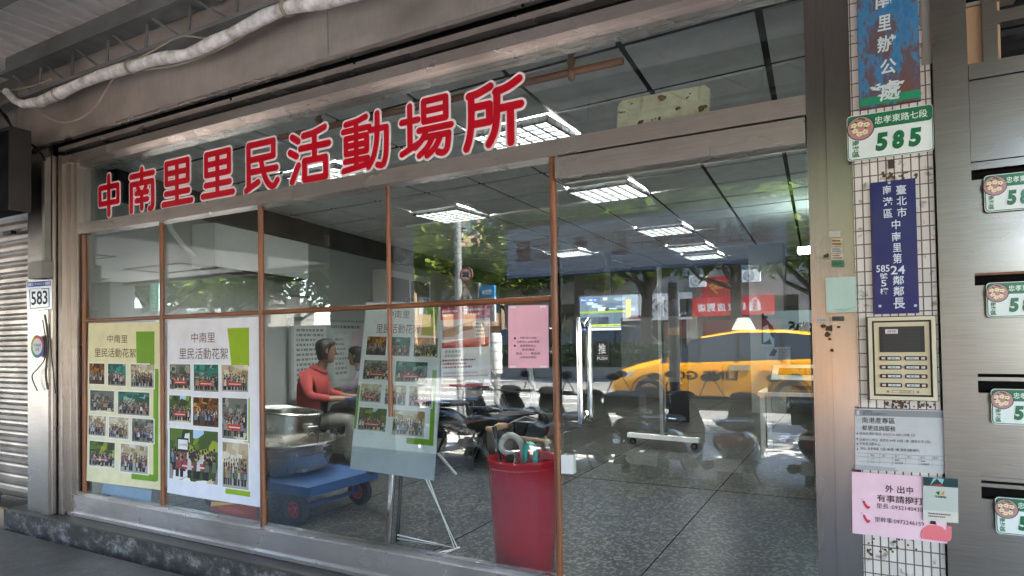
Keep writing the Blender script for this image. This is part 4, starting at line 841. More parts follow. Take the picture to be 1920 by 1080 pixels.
# interior column and beams
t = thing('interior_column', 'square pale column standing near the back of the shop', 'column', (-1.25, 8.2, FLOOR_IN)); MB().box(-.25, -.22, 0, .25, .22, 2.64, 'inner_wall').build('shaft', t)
# curtain rod
p0, p1 = at(525, 258, .22), at(1168, 114, .22)
t = thing('curtain_rod', 'brown wooden curtain rod with turned brackets under the shop ceiling', 'curtain rod', p0)
m_ = MB(); m_.tube([(0, 0, 0), p1-p0], .018, 'woodrail', n=12); m_.build('rod', t, smooth=50)
for u in (597, 1071):
    k = (u-525)/(1168-525); p = (p1-p0)*((at(u, 130, .22).x-p0.x)/(p1.x-p0.x)); m_ = MB()
    m_.lathe([(0, -.045), (.014, -.038), (.018, -.028), (.022, .0), (.016, .022), (.012, .03), (.02, .045), (.024, .058), (.014, .07), (.016, .085), (.03, .10), (.03, .108)], (p.x, p.y, p.z), 'wood', n=14); m_.build('bracket', t, smooth=50)
# rusty cream plate standing on the transom
s = Sheet(*pq([(1156, 245), (1329, 212), (1158, 190), (1330, 157)], .03), thick=.02); P0 = s.q[0]
m_ = MB(); a, b, c, d = s.q; cut = .02
m_.prism([a, b, d-Vector((0, 0, cut)), d-Vector((cut, 0, 0)), c+Vector((cut, 0, 0)), c-Vector((0, 0, cut))], (0, .02, 0), 'rusty_cream')
rg = random.Random(5)
for p, q, n_, sz in ((.28, .12, 5, .012), (.42, .14, 2, .008), (.47, .14, 2, .008), (.68, .36, 4, .010), (.52, .80, 8, .016), (.93, .22, 8, .016), (.05, .6, 5, .008), (.8, .7, 3, .007), (.15, .85, 4, .006)):
    for k in range(n_):
        o = s.P(p+rg.gauss(0, .018), q+rg.gauss(0, .03), .0012+k*2e-4); r = sz*rg.uniform(.4, 1)
        m_.poly([o+Vector((r*rg.uniform(.6, 1.1)*math.cos(j*.785), 0, r*rg.uniform(.5, 1)*math.sin(j*.785))) for j in range(8)], 'matte', hx(rg.choice(['#4a3018', '#3a2c1c', '#6a4a28'])))
tag(m_.build('rusty_plate', loc=a), 'rusty cream metal plate leaning behind the transom glass above the door', 'plate')
# wall television
BW = 9.98
a0, c0, a1, c1 = rect(1088, 619, 1197, 554, 7.6); c0, c1 = min(c0, c1), max(c0, c1)
t = thing('television', 'flat television showing a news programme hanging from the ceiling at the back', 'television', (a0, 7.6, c0)); W, H = a1-a0, c1-c0
MB().box(-.03, -.01, -.03, W+.03, .05, H+.03, 'black_metal').build('case', t); m_ = MB(); m_.box(W*.45, .0, H+.03, W*.55, .04, 2.9-c0, 'black_metal'); m_.build('hanger', t)
s = Sheet((0, -.014, 0), (W, -.014, 0), (0, -.014, H), (W, -.014, H)); s.rect(0, 0, 1, 1, hx('#5a6f80'), 0, 'screen')
rg = random.Random(6)
for k in range(26): a, b = rg.random()*.85, .45+rg.random()*.5; s.rect(a, b, a+rg.uniform(.04, .2), min(.98, b+rg.uniform(.02, .12)), hx(rg.choice(['#8aa0b4', '#3c4c5a', '#a8bac8', '#5a7080', '#22303c', '#c4d0da'])), .001+k*1e-5, 'screen')
s.rect(0, .50, .8, .56, hx('#8aa82a'), .002, 'screen'); s.rect(.80, .36, .88, .86, hx('#b8c83a'), .002, 'screen'); s.rect(0, .16, .5, .38, hx('#2a3848'), .002, 'screen'); s.rect(0, .0, 1, .16, hx('#2456b0'), .002, 'screen'); s.rect(.2, .09, .95, .17, hx('#c8d43a'), .0022, 'screen'); s.rect(.2, .0, 1, .06, hx('#dfe6ea'), .0022, 'screen'); s.rect(0, .84, .34, .93, hx('#3a6ac0'), .0022, 'screen')
s.scrawl(.22, .095, .93, .16, hx('#3a5a1a'), 1, 3, .0026); s.scrawl(.03, .855, .31, .915, hx('#e4eaf0'), 1, 4, .0026); s.done('screen', None, None, parent=t)
# lit lamp on the right inner wall
p = at(1513, 469, 5.0)
t = thing('wall_lamp', 'small bright white lamp glowing beside the right door jamb', 'lamp', p); m_ = MB(); m_.rbox(-.09, -.04, -.035, .09, .04, .035, .01, 'wall_lamp_glow'); m_.build('diffuser', t); m_ = MB(); m_.box(-.02, .041, -.02, .02, .07, .02, 'white_paint'); m_.box(.09, -.02, -.01, .34-p.x, .02, .01, 'white_paint'); m_.build('bracket', t)
# ---- flat platform cart with pots
def wheel(t, c, r, wd, rimcol, ax='x', tread=True):
    m_ = MB(); m_.lathe([(r*.55, -wd/2), (r*.9, -wd/2), (r, -wd*.3), (r, wd*.3), (r*.9, wd/2), (r*.55, wd/2)], c, 'black_rubber', n=28, axis=ax); wo = m_.build('wheel', t, smooth=40)
    m_ = MB(); m_.lathe([(0, -wd*.25), (r*.2, -wd*.45), (r*.5, -wd*.35), (r*.56, -wd*.48), (r*.56, wd*.48), (r*.5, wd*.35), (r*.2, wd*.45), (0, wd*.25)], c, 'enamel', rimcol, n=20, axis=ax)
    for k in range(5):
        a = k*1.2566
        v = {'x': lambda s_: (c[0]+s_*wd*.5, c[1]+r*.34*math.cos(a), c[2]+r*.34*math.sin(a)), 'y': lambda s_: (c[0]+r*.34*math.cos(a), c[1]+s_*wd*.5, c[2]+r*.34*math.sin(a))}[ax]
        m_.tube([v(-1), v(1)], r*.07, 'black_metal', n=6)
    m_.build('rim', wo, smooth=40); return wo
cart = thing('platform_cart', 'blue flat platform cart on black wheels with red rims inside the glass', 'cart', (-3.52, .80, FLOOR_IN), R_(-3))
m_ = MB(); m_.box(-.92, -.33, .235, .30, .33, .262, 'blue_metal'); m_.box(-.92, -.336, .20, .30, -.325, .266, 'blue_metal'); m_.box(-.92, .325, .20, .30, .336, .266, 'blue_metal'); m_.box(.29, -.325, .20, .306, .325, .266, 'blue_metal'); m_.build('platform', cart)
m_ = MB(); m_.bar((.16, -.25, .23), (.16, -.25, .105), .04, .03, 'blue_metal'); m_.bar((.16, .25, .23), (.16, .25, .105), .04, .03, 'blue_metal'); m_.bar((.16, -.3, .105), (.16, .3, .105), .025, .025, 'blue_metal'); m_.bar((-.2, -.25, .23), (.16, -.25, .12), .02, .02, 'blue_metal'); m_.build('axle', cart)
for cx, cyy in ((.16, -.31), (.16, .28), (-.75, -.31), (-.75, .28)): wheel(cart, (cx, cyy, .105), .105, .06, hx('#a01c20'), 'y')
pc = on(548, 868, FLOOR_IN+.32)
bp = Vector((at(603, 850, .8).x-.37, .80, FLOOR_IN+.268))
t = thing('steel_basin', 'wide stainless steel basin standing on the blue cart', 'basin', bp); m_ = MB(); m_.lathe([(0, .0), (.24, .0), (.31, .03), (.345, .12), (.36, .205), (.375, .215), (.385, .225), (.375, .235), (.365, .225), (.33, .12), (.29, .04), (0, .015)], (0, 0, 0), 'pot_metal', n=48)
for hh in (.15, .165, .18): m_.lathe([(.352+(hh-.15)*.2, hh), (.358+(hh-.15)*.2, hh+.004), (.353+(hh-.15)*.2, hh+.008)], (0, 0, 0), 'pot_metal', n=48)
m_.build('bowl', t, smooth=35)
t = thing('steel_pot', 'tall stainless steel pot standing tilted inside the wide basin', 'pot', bp+Vector((-.05, .0, .03))); t.rotation_euler = (R_(-4), R_(5), 0)
m_ = MB(); m_.lathe([(0, .0), (.21, .0), (.245, .02), (.26, .41), (.272, .42), (.265, .425), (.253, .415), (.235, .03), (0, .02)], (0, 0, 0), 'pot_metal', n=40); m_.build('body', t, smooth=35)
m_ = MB()
for sx in (1, -1): m_.tube([(sx*.255, -.06, .33), (sx*.295, -.05, .335), (sx*.305, 0, .335), (sx*.295, .05, .335), (sx*.255, .06, .33)], .008, 'chrome')
m_.build('handle', t, smooth=60)
tag(MB().rbox(-.12, -.09, 0, .10, .10, .004, .02, 'white_paint', axis='z').build('paper_sheet', loc=(0, 0, 0)), 'crumpled white paper lying on top of the steel pot', 'paper').location = bp+Vector((-.06, -.02, .47))
# ---- easel with poster board
t = thing('display_easel', 'display easel with a chrome post and white wire legs', 'easel', (-2.6, .46, FLOOR_IN))
def L(u, v, y): return at(u, v, y)-Vector((-2.6, .46, FLOOR_IN))
m_ = MB(); b0, b1 = L(727, 1018, .44), L(740, 830, .50); m_.tube([b0, b1, L(752, 640, .56)], .024, 'chrome', n=14); m_.tube([L(745, 1015, .47), L(754, 860, .53)], .012, 'black_metal', n=8); m_.build('post', t, smooth=60)
f1, f2 = on(858, 1028, FLOOR_IN+.005)-t.location, on(815, 1038, FLOOR_IN+.005)-t.location
for q in (0, .022):
    m_ = MB(); m_.tube([L(790+q*300, 880, .6), f1+Vector((-q, 0, .0)), L(745, 1003+q*300, .45)], .0045, 'white_paint', n=6); m_.build('wire_leg', t)
m_ = MB(); m_.tube([f1, f2], .0045, 'white_paint', n=6); m_.tube([f1+Vector((.0, .02, 0)), f2+Vector((.05, .03, 0))], .0045, 'white_paint', n=6); m_.build('foot_brace', t)
for u, v in ((764, 563), (692, 883), (697, 885)): p = L(u, v, .44 if v > 700 else .49); m_ = MB(); m_.box(p.x-.012, p.y-.012, p.z-.012, p.x+.012, p.y+.012, p.z+.014, 'black_metal'); m_.tube([p+Vector((-.008, 0, .012)), p+Vector((-.008, 0, .035)), p+Vector((.008, 0, .035)), p+Vector((.008, 0, .012))], .0025, 'black_metal', n=5); m_.build('clip', t)
YB, YT = .42, .50
s = Sheet(*pq([(656, 879), (813, 901), (686, 566), (838, 566)], (YB, YB, YT, YT)), thick=.006).base(hx('#b4b9bf')); s.done('backing_board', 'grey backing board clipped to the easel behind the poster', 'board')
s = Sheet(*pq([(660, 836), (817, 851), (688, 568), (829, 569)], (YB-.01, YB-.01, YT-.012, YT-.012)), thick=.003).base(hx('#dfe2e2')); s.poly([(.76, .78), (.94, .78), (.96, .99), (.77, .99)], GRN); s.rect(.92, .06, .97, .55, GRN, .0009); s.rect(.66, .05, .97, .09, GRN, .0009); s.rect(.0, .12, .03, .42, GRN, .0009)
s.text('中南里', .30, .895, .60, .95, BRN); s.text('里民活動花絮', .17, .79, .74, .855, BRN)
for k, (a, b, c, d, kd) in enumerate(((.06, .635, .32, .765, 'gold'), (.37, .635, .63, .765, 'awning'), (.68, .635, .97, .765, 'street'), (.05, .465, .40, .60, 'street'), (.47, .46, .86, .60, 'awning'), (.04, .31, .31, .435, 'hall'), (.36, .30, .62, .435, 'hall'), (.66, .30, .93, .435, 'hall'), (.05, .115, .40, .27, 'tree'), (.48, .10, .86, .27, 'hall'))): s.photo(a, b, c, d, kd, k+61)
s.done('photo_poster', 'white photo poster standing on the easel inside the glass', 'poster', 'activity photo posters')
# ---- red planter used as umbrella stand
rp = thing('red_planter', 'tall glossy red planter used as an umbrella stand beside the door', 'planter', (-1.605, .42, FLOOR_IN))
m_ = MB(); m_.lathe([(0, .0), (.142, .0), (.155, .012), (.168, .18), (.182, .40), (.190, .55), (.196, .575), (.198, .590), (.192, .60), (.184, .595), (.176, .57), (.15, .3), (0, .28)], (0, 0, 0), 'red_plastic', n=64); m_.lathe([(.191, .548), (.1935, .553), (.192, .558)], (0, 0, 0), 'red_plastic', n=64); m_.build('vessel', rp, smooth=35)
def umbrella(P, y, r, mat, col, label, canopy, yb=None):
    W = [at(u, v, y) for u, v in P]; Q = []
    for i in range(len(W)-1):
        a, b = W[i], W[i+1]; pa = W[max(i-1, 0)]; nb = W[min(i+2, len(W)-1)]
        for s_ in (0, .33, .66): Q.append(.5*((2*a)+(b-pa)*s_+(2*pa-5*a+4*b-nb)*s_*s_+(3*a-pa-3*b+nb)*s_**3))
    Q.append(W[-1]); base = Vector((W[0].x*.6-1.605*.4, .42, FLOOR_IN+.30))
    t = thing('umbrella', label, 'umbrella', base, 0, 'umbrellas in the red planter')
    m_ = MB(); m_.tube([q-base for q in Q], r, mat, col, n=10); m_.build('handle', t, smooth=60)
    m_ = MB(); m_.tube([(0, 0, 0), (W[0]-base)*.5, (W[0]-base)*.97], [.02, .034, .014], 'matte', canopy, n=10); m_.build('furled_canopy', t, smooth=50)
umbrella([(1003, 872), (1004, 850), (1001, 838), (994, 832), (987, 838), (985, 852), (985, 864)], .40, .0135, 'enamel', hx('#2fc0b8'), 'umbrella with a bright teal crook handle', (.02, .10, .10))
umbrella([(982, 872), (980, 845), (975, 828), (962, 817), (948, 819), (940, 832), (943, 845), (955, 851), (968, 852)], .45, .017, 'enamel', hx('#b4b8b6'), 'umbrella with a silver grey crook handle', hx('#1f3a30'))
umbrella([(940, 872), (934, 845), (930, 815), (926, 800)], .47, .013, 'black_metal', (1, 1, 1), 'black umbrella with a straight dark handle leaning left', (.01, .01, .01))
umbrella([(955, 874), (957, 860), (956, 852)], .36, .02, 'matte', hx('#28463a'), 'dark green umbrella with its short handle just above the rim', hx('#1c3429'))
P_ = [at(u, v, .5) for u, v in ((945, 850), (936, 800), (912, 803), (925, 806), (950, 797), (962, 790), (985, 781), (1008, 788), (1000, 792))]; base = P_[0]
t = thing('walking_cane', 'wooden cane with a carved pale handle and cord sticking out of the red planter', 'cane', base); m_ = MB(); m_.tube([Vector((0, 0, -.15)), P_[1]-base], .009, 'black_metal', n=8); m_.build('shaft', t); m_ = MB(); m_.tube([P_[k]-base for k in (2, 3, 1, 4)], [.012, .02, .022, .014], 'tan_wall', n=10); m_.build('handle', t, smooth=60)
m_ = MB(); m_.tube([P_[k]-base for k in (4, 5, 6, 7, 8, 5)], .004, 'cable', n=5); m_.build('cord', t)
p0_, p1_ = at(950, 818, .56), at(1030, 828, .56)
tag(MB().tube([(0, 0, 0), p1_-p0_], .011, 'tan_wall', n=8).build('wooden_stick', loc=(0, 0, 0)), 'pale wooden stick lying across the planter behind the umbrella handles', 'stick').location = p0_
# ---- recliner chairs and exercise bike further in
def recliner(loc, rz, label):
    t = thing('folding_recliner', label, 'chair', loc, rz, 'folding recliners')
    for nm, P, wd, mat in (('seat', [(-.02, .40), (.28, .44), (.50, .42)], .5, 'black_seat'), ('backrest', [(-.04, .42), (-.30, .82), (-.40, 1.02)], .48, 'black_seat'), ('headrest', [(-.36, .98), (-.41, 1.08), (-.46, 1.17)], .28, 'black_seat')):
        m_ = MB(); m_.loft([[(x-.02, -wd/2, z-.03), (x+.02, -wd/2, z+.03), (x+.035, -wd/4, z+.05), (x+.035, wd/4, z+.05), (x+.02, wd/2, z+.03), (x-.02, wd/2, z-.03)] for x, z in P], mat); m_.build(nm, t, smooth=60)
    for sy in (-.27, .27):
        m_ = MB(); m_.tube([(.52, sy, .40), (.0, sy, .38), (-.32, sy, .85)], .014, 'black_metal', n=8); m_.build('side_rail', t)
        m_ = MB(); m_.tube([(.34, sy, .42), (.10, sy, .0)], .013, 'black_metal', n=8); m_.build('leg', t); m_ = MB(); m_.tube([(-.12, sy, .50), (.16, sy, .2), (.44, sy, .0)], .015, 'grey_leg', n=8); m_.build('leg', t)
        m_ = MB(); m_.tube([(-.2, sy, .65), (.15, sy, .64), (.3, sy, .62)], .022, 'black_metal', n=8); m_.build('armrest', t)
p = on(835, 880, FLOOR_IN); recliner((p.x-.15, p.y+.2, FLOOR_IN), R_(-12), 'black folding recliner right behind the easel')
p = on(915, 872, FLOOR_IN); recliner((p.x-.25, p.y+.5, FLOOR_IN), R_(-25), 'black folding recliner between the easel and the exercise bike')
p = on(1005, 850, FLOOR_IN)
t = thing('exercise_bike', 'grey folding exercise bike with black handlebars behind the umbrellas', 'exercise bike', (p.x, p.y, FLOOR_IN), R_(25))
m_ = MB(); m_.tube([(.12, 0, 0.03), (.0, 0, .55), (-.06, 0, .95)], .03, 'grey_leg', n=10); m_.tube([(-.42, 0, .03), (.0, 0, .62)], .026, 'grey_leg', n=10); m_.tube([(.12, -.22, .03), (.12, .22, .03)], .025, 'black_metal'); m_.tube([(-.42, -.22, .03), (-.42, .22, .03)], .025, 'black_metal'); m_.build('frame', t)
m_ = MB(); m_.tube([(-.16, -.24, 1.0), (-.08, -.16, .98), (-.06, 0, .93), (-.08, .16, .98), (-.16, .24, 1.0)], .018, 'black_metal'); m_.build('handlebar', t)
m_ = MB(); m_.loft([[(x, -w_, z), (x, -w_*.6, z+.05), (x, w_*.6, z+.05), (x, w_, z), (x, 0, z-.03)] for x, w_, z in ((-.62, .13, .74), (-.5, .12, .75), (-.36, .05, .74))], 'black_seat'); m_.tube([(-.48, 0, .73), (-.3, 0, .32)], .02, 'grey_leg'); m_.build('saddle', t)
m_ = MB(); m_.lathe([(0, -.05), (.17, -.05), (.2, 0), (.17, .05), (0, .05)], (-.05, 0, .3), 'black_metal', n=24, axis='y'); m_.build('flywheel', t)
m_ = MB(); m_.rbox(-.12, -.06, .96, -.04, .06, 1.08, .02, 'black_metal'); m_.build('console', t)
# ---- person at the table
def skin(name, joints, edges, mat, parent, lvl=2, root=0):
    me = bpy.data.meshes.new(name); me.from_pydata([j[0] for j in joints], edges, []); me.materials.append(M[mat]); o = bpy.data.objects.new(name, me); COL.objects.link(o)
    sk_ = o.modifiers.new('skin', 'SKIN'); ss = o.modifiers.new('sub', 'SUBSURF'); ss.levels = lvl; ss.render_levels = lvl; sk_.use_smooth_shade = True
    for k, j in enumerate(joints):
        r = j[1]; me.skin_vertices[0].data[k].radius = r if isinstance(r, tuple) else (r, r); me.skin_vertices[0].data[k].use_root = (k == root)
    dg = bpy.context.evaluated_depsgraph_get(); m2 = bpy.data.meshes.new_from_object(o.evaluated_get(dg)); bpy.data.objects.remove(o)
    for p_ in m2.polygons: p_.use_smooth = True
    o = bpy.data.objects.new(name, m2); COL.objects.link(o); o.parent = parent; return o
def chain(n0, n): return [(n0+i, n0+i+1) for i in range(n-1)]
def head(parent, c, rz, hairmat='hair', long=False):
    """c: centre of the skull; facing local +x turned by rz"""
    Mx = Matrix.Translation(c) @ Matrix.Rotation(rz, 4, 'Z')
    def blob(prof, mat, nm, n=20, sm=60):
        m_ = MB(); rings = []
        for z, xf, xb, wy in prof: rings.append([tuple(Mx @ Vector(((xf if math.cos(a) > 0 else xb)*math.cos(a), wy*math.sin(a), z))) for a in [2*math.pi*k/n for k in range(n)]])
        m_.loft(rings, mat); return m_.build(nm, parent, smooth=sm)
    h_ = blob([(-.125, .05, .02, .03), (-.115, .075, .035, .045), (-.08, .085, .055, .058), (-.04, .088, .075, .068), (0, .092, .09, .074), (.05, .095, .098, .076), (.09, .075, .085, .065), (.118, .03, .04, .03)], 'skin', 'head')
    m_ = MB()
    m_.loft([[tuple(Mx @ Vector((x, y, z))) for x, y, z in ((.085, -.014, zz), (.085, .014, zz), (.085+d, .006, zz), (.085+d, -.006, zz))] for zz, d in ((-.045, .012), (-.035, .03), (-.01, .016), (.02, .006))], 'skin')
    for sy in (-1, 1): m_.tube([Mx @ Vector((-.005, sy*.072, -.03)), Mx @ Vector((-.012, sy*.086, .0)), Mx @ Vector((.0, sy*.08, .025))], [.009, .014, .008], 'skin', n=8)
    m_.build('nose_and_ears', h_, smooth=60)
    m_ = MB()
    for sy in (-1, 1): c2 = Mx @ Vector((.084, sy*.03, .005)); m_.lathe([(0, -.008), (.008, -.004), (.01, 0), (.008, .004), (0, .008)], c2, 'black_metal', n=8); m_.bar(Mx @ Vector((.09, sy*.016, .028)), Mx @ Vector((.082, sy*.045, .028)), .006, .006, 'hair')
    m_.build('eyes', h_); m_ = MB(); m_.bar(Mx @ Vector((.08, -.022, -.075)), Mx @ Vector((.08, .022, -.075)), .008, .008, 'red_shirt'); m_.build('mouth', h_)
    lo = -.09 if long else -.045
    m_ = MB(); rings = []
    for z, xf, xb, wy in ((lo, -.0, .085, .075), (-.02, .02, .105, .086), (.03, .05, .112, .088), (.055, .085, .112, .088), (.085, .098, .105, .082), (.112, .075, .08, .062), (.130, .03, .035, .03)):
        rings.append([tuple(Mx @ Vector((((xf if math.cos(a) > 0 else xb)*math.cos(a)) if xf else min(0, xb*math.cos(a)), wy*math.sin(a)*(1+.04*math.sin(a*7+z*90)), z))) for a in [2*math.pi*k/24 for k in range(24)]])
    m_.loft(rings, hairmat); m_.build('hair', parent, smooth=60)
FP = on(600, 872, FLOOR_IN)                           # under the stool
PX, PY_ = FP.x, 2.55
per = thing('person', 'person in a red shirt and grey trousers sitting at a table, seen from behind', 'person', (-4.74, 1.98, FLOOR_IN), R_(20)); per.scale = (.95, .95, .95)
body = skin('body', [((-.01, 0, .46), (.15, .17)), ((-.03, 0, .66), (.145, .17)), ((-.01, 0, .85), (.13, .18)), ((.05, 0, .98), (.09, .15)), ((.09, 0, 1.06), (.05, .05)),
   ((.0, .17, .95), .065), ((.06, .22, .75), .052), ((.26, .16, .72), .042), ((.0, -.17, .95), .065), ((.06, -.24, .75), .052), ((.27, -.18, .72), .042)],
   [(0, 1), (1, 2), (2, 3), (3, 4), (2, 5), (5, 6), (6, 7), (2, 8), (8, 9), (9, 10)], 'red_shirt', per)
skin('trousers', [((0, 0, .46), (.10, .12)), ((.08, .10, .48), .095), ((.44, .12, .50), .075), ((.42, .12, .28), .06), ((.36, .12, .08), .055), ((.08, -.10, .48), .095), ((.46, -.12, .51), .075), ((.46, -.12, .28), .06), ((.42, -.12, .08), .055)], [(0, 1), (1, 2), (2, 3), (3, 4), (0, 5), (5, 6), (6, 7), (7, 8)], 'grey_trousers', per)
head(per, Vector((.14, 0, 1.20)), R_(35), long=True); 
m_ = MB(); m_.tube([(.08, 0, 1.0), (.12, 0, 1.12)], [.055, .05], 'skin', n=12); m_.build('neck', per, smooth=60)
for sy, bx_, by_ in ((1, .26, .16), (-1, .27, -.18)):
    bx2, by2 = bx_+.10, by_-sy*.06
    hd = skin('hand', [((bx_-.05, by_+sy*.02, .72), .036), ((bx2, by2, .715), .03), ((bx2+.05, by2-sy*.02, .72), (.038, .02)), ((bx2+.09, by2-sy*.03, .715), (.036, .016))], chain(0, 4), 'skin', per)
    for q in range(5):
        a = (q-1.5)*.017
        if q < 4: P = [(bx2+.085, by2-sy*.03+a, .715), (bx2+.12, by2-sy*.03+a*1.15, .712), (bx2+.145-.006*abs(q-1.3), by2-sy*.03+a*1.2, .700)]
        else: P = [(bx2+.04, by2-sy*.05, .715), (bx2+.07, by2-sy*.075, .71), (bx2+.09, by2-sy*.078, .705)]
        m_ = MB(); m_.tube(P, [.009, .0085, .007], 'skin', n=8); m_.build('finger', hd, smooth=60)
    m_ = MB(); m_.rbox(.30 if sy > 0 else .36, sy*.12-.045, .0, .56 if sy > 0 else .62, sy*.12+.045, .075, .03, 'black_rubber'); m_.build('shoe', per)
t = thing('stool', 'dark round stool under the person in the red shirt', 'stool', (-4.74, 1.98, FLOOR_IN)); m_ = MB(); m_.lathe([(0, .37), (.17, .37), (.17, .41), (0, .41)], (0, 0, 0), 'black_seat', n=24); m_.build('seat', t)
for k in range(4): a = .785+k*1.571; m_ = MB(); m_.tube([(.1*math.cos(a), .1*math.sin(a), .37), (.17*math.cos(a), .17*math.sin(a), 0)], .013, 'grey_leg'); m_.build('leg', t)
t = thing('table', 'dark table with a pale blue edge in front of the seated person', 'table', (-3.98, 2.55, FLOOR_IN), R_(20)); m_ = MB(); m_.box(-.85, -.40, .66, .75, .40, .69, 'black_seat'); m_.box(-.86, -.41, .665, .76, -.40, .692, 'blue_metal'); m_.build('tabletop', t)
for sx in (-.78, .68):
    for sy in (-.34, .34): m_ = MB(); m_.box(sx-.02, sy-.02, 0, sx+.02, sy+.02, .66, 'black_metal'); m_.build('leg', t)
MB().box(-.8, .3, .2, .7, .32, .66, 'black_seat').build('modesty_panel', t)
p2 = thing('person', 'person with curly dark hair in a lilac top sitting across the table', 'person', (at(668, 690, 3.3).x+.13, 3.35, FLOOR_IN), R_(200)); p2.scale = (.92, .92, .92)
skin('body', [((0, 0, .50), (.15, .16)), ((.0, 0, .68), (.14, .17)), ((.03, 0, .85), (.12, .17)), ((.08, 0, .96), (.08, .12)), ((.11, 0, 1.03), (.05, .05)), ((.03, .17, .90), .06), ((.12, .22, .74), .05), ((.32, .10, .72), .04), ((.03, -.17, .90), .06), ((.12, -.22, .74), .05), ((.32, -.10, .72), .04)], [(0, 1), (1, 2), (2, 3), (3, 4), (2, 5), (5, 6), (6, 7), (2, 8), (8, 9), (9, 10)], 'lilac_shirt', p2)
head(p2, Vector((.16, 0, 1.14)), 0, long=True); m_ = MB(); m_.tube([(.1, 0, .98), (.14, 0, 1.07)], [.05, .048], 'skin', n=12); m_.build('neck', p2, smooth=60)
skin('trousers', [((0, 0, .50), (.15, .15)), ((.05, .10, .49), .09), ((.42, .12, .48), .07), ((.42, .12, .08), .05), ((.05, -.10, .49), .09), ((.42, -.12, .48), .07), ((.42, -.12, .08), .05)], [(0, 1), (1, 2), (2, 3), (0, 4), (4, 5), (5, 6)], 'black_seat', p2)
for sy in (-1, 1):
    hd = skin('hand', [((.30, sy*.11, .72), .032), ((.40, sy*.06, .715), .028), ((.44, sy*.05, .715), (.034, .016))], chain(0, 3), 'skin', p2)
    for q in range(5):
        a = (q-1.5)*.016; P = [(.44, sy*.05+a, .715), (.475, sy*.05+a*1.1, .712), (.50, sy*.05+a*1.15, .70)] if q < 4 else [(.41, sy*.03, .715), (.44, sy*.01, .712), (.455, sy*.0, .705)]
        m_ = MB(); m_.tube(P, [.0085, .008, .007], 'skin', n=8); m_.build('finger', hd, smooth=60)
t = thing('stool', 'dark stool under the person in the lilac top', 'stool', (at(668, 690, 3.3).x+.13, 3.38, FLOOR_IN)); m_ = MB(); m_.lathe([(0, .36), (.17, .36), (.17, .40), (0, .40)], (0, 0, 0), 'black_seat', n=24); m_.build('seat', t)
for k in range(4): a = .785+k*1.571; m_ = MB(); m_.tube([(.1*math.cos(a), .1*math.sin(a), .36), (.17*math.cos(a), .17*math.sin(a), 0)], .013, 'grey_leg'); m_.build('leg', t)
# notice board behind them
t = thing('notice_board', 'pale notice board with pinned sheets on the left inner wall behind the seated people', 'notice board', lw(2.5, .82))
W_ = [lw(2.5, .82, .03), lw(4.15, .82, .03), lw(2.5, 1.75, .03), lw(4.15, 1.75, .03)]
s = Sheet(*[p-t.location for p in W_], thick=.025).base(hx('#b4bcbc'), 'plastic'); s.rect(.05, .12, .44, .93, hx('#d4d8d8')); s.rect(.53, .2, .75, .82, hx('#c4cccc')); s.rect(.78, .35, .94, .86, hx('#c8b4c0')); s.scrawl(.08, .16, .42, .90, hx('#8a9494'), 12, 1); s.scrawl(.55, .25, .73, .78, hx('#8a9494'), 8, 2)
s.scrawl(.50, .88, .95, .96, hx('#6a7678'), 1, 4); s.done('board', None, None, parent=t)
m_ = MB()
for q0, q1 in ((0, 1), (2, 3), (0, 2), (1, 3)): m_.bar(W_[q0]-t.location, W_[q1]-t.location, .03, .03, 'grey_leg')
m_.build('frame', t)
# ---- right half: mobile board, white table, machine, bin, mural board
p = on(1243, 838, FLOOR_IN)
t = thing('mobile_board', 'mobile board on a white post and castor foot behind the glass door', 'mobile board', (p.x, p.y, FLOOR_IN), R_(-8))
m_ = MB(); m_.box(-.02, -.02, .10, .02, .02, 2.0, 'grey_leg'); m_.build('post', t); m_ = MB(); m_.box(-.42, -.03, .08, .42, .03, .13, 'white_paint'); m_.build('foot_bar', t)
for sx in (-.36, .36): wheel(t, (sx, 0, .038), .038, .03, (.1, .1, .1), 'y')
m_ = MB(); m_.box(-.50, .03, .72, .22, .045, 1.45, 'grey_wall'); m_.build('panel', t)
m_ = MB(); m_.box(.20, .046, .70, .22, .06, 1.47, 'grey_leg'); m_.build('side_rail', t)
yt = 4.2
p0, p1 = at(1421, 735, yt), at(1540, 728, yt)
t = thing('white_table', 'white framed table at the right end of the glass door', 'table', (p0.x, yt, FLOOR_IN)); h_ = p0.z-FLOOR_IN; W = max(p1.x-p0.x, .9)
MB().box(0, -.02, h_-.035, W, .55, h_, 'white_paint').build('tabletop', t)
for x in (0.02, W-.05):
    for y in (-.018, .5): m_ = MB(); m_.box(x, y, 0, x+.045, y+.045, h_-.036, 'white_paint'); m_.build('leg', t)
MB().box(.065, .5, .12, W-.06, .52, .16, 'white_paint').build('stretcher', t)
zt = p0.z
t = thing('cream_machine', 'cream desk machine with a dark screen standing on the white table', 'machine', (p0.x+.09, yt+.03, zt)); m_ = MB(); m_.prism([(0, 0, 0), (.50, 0, 0), (.50, 0, .10), (.46, .0, .12), (.04, 0, .12), (0, 0, .10)], (0, .40, 0), 'concrete'); m_.build('body', t)
m_ = MB(); m_.prism([(.02, .1, .12), (.48, .1, .12), (.48, .38, .26), (.02, .38, .26)], (0, .015, -.02), 'white_paint'); m_.build('sloped_top', t); m_ = MB(); m_.add([(.08, .178, .165), (.42, .178, .165), (.42, .30, .226), (.08, .30, .226)], [(0, 1, 2, 3)], 'dark_glass'); m_.build('screen', t); MB().box(.22, -.003, .03, .40, .0, .07, 'wood').build('label_strip', t)
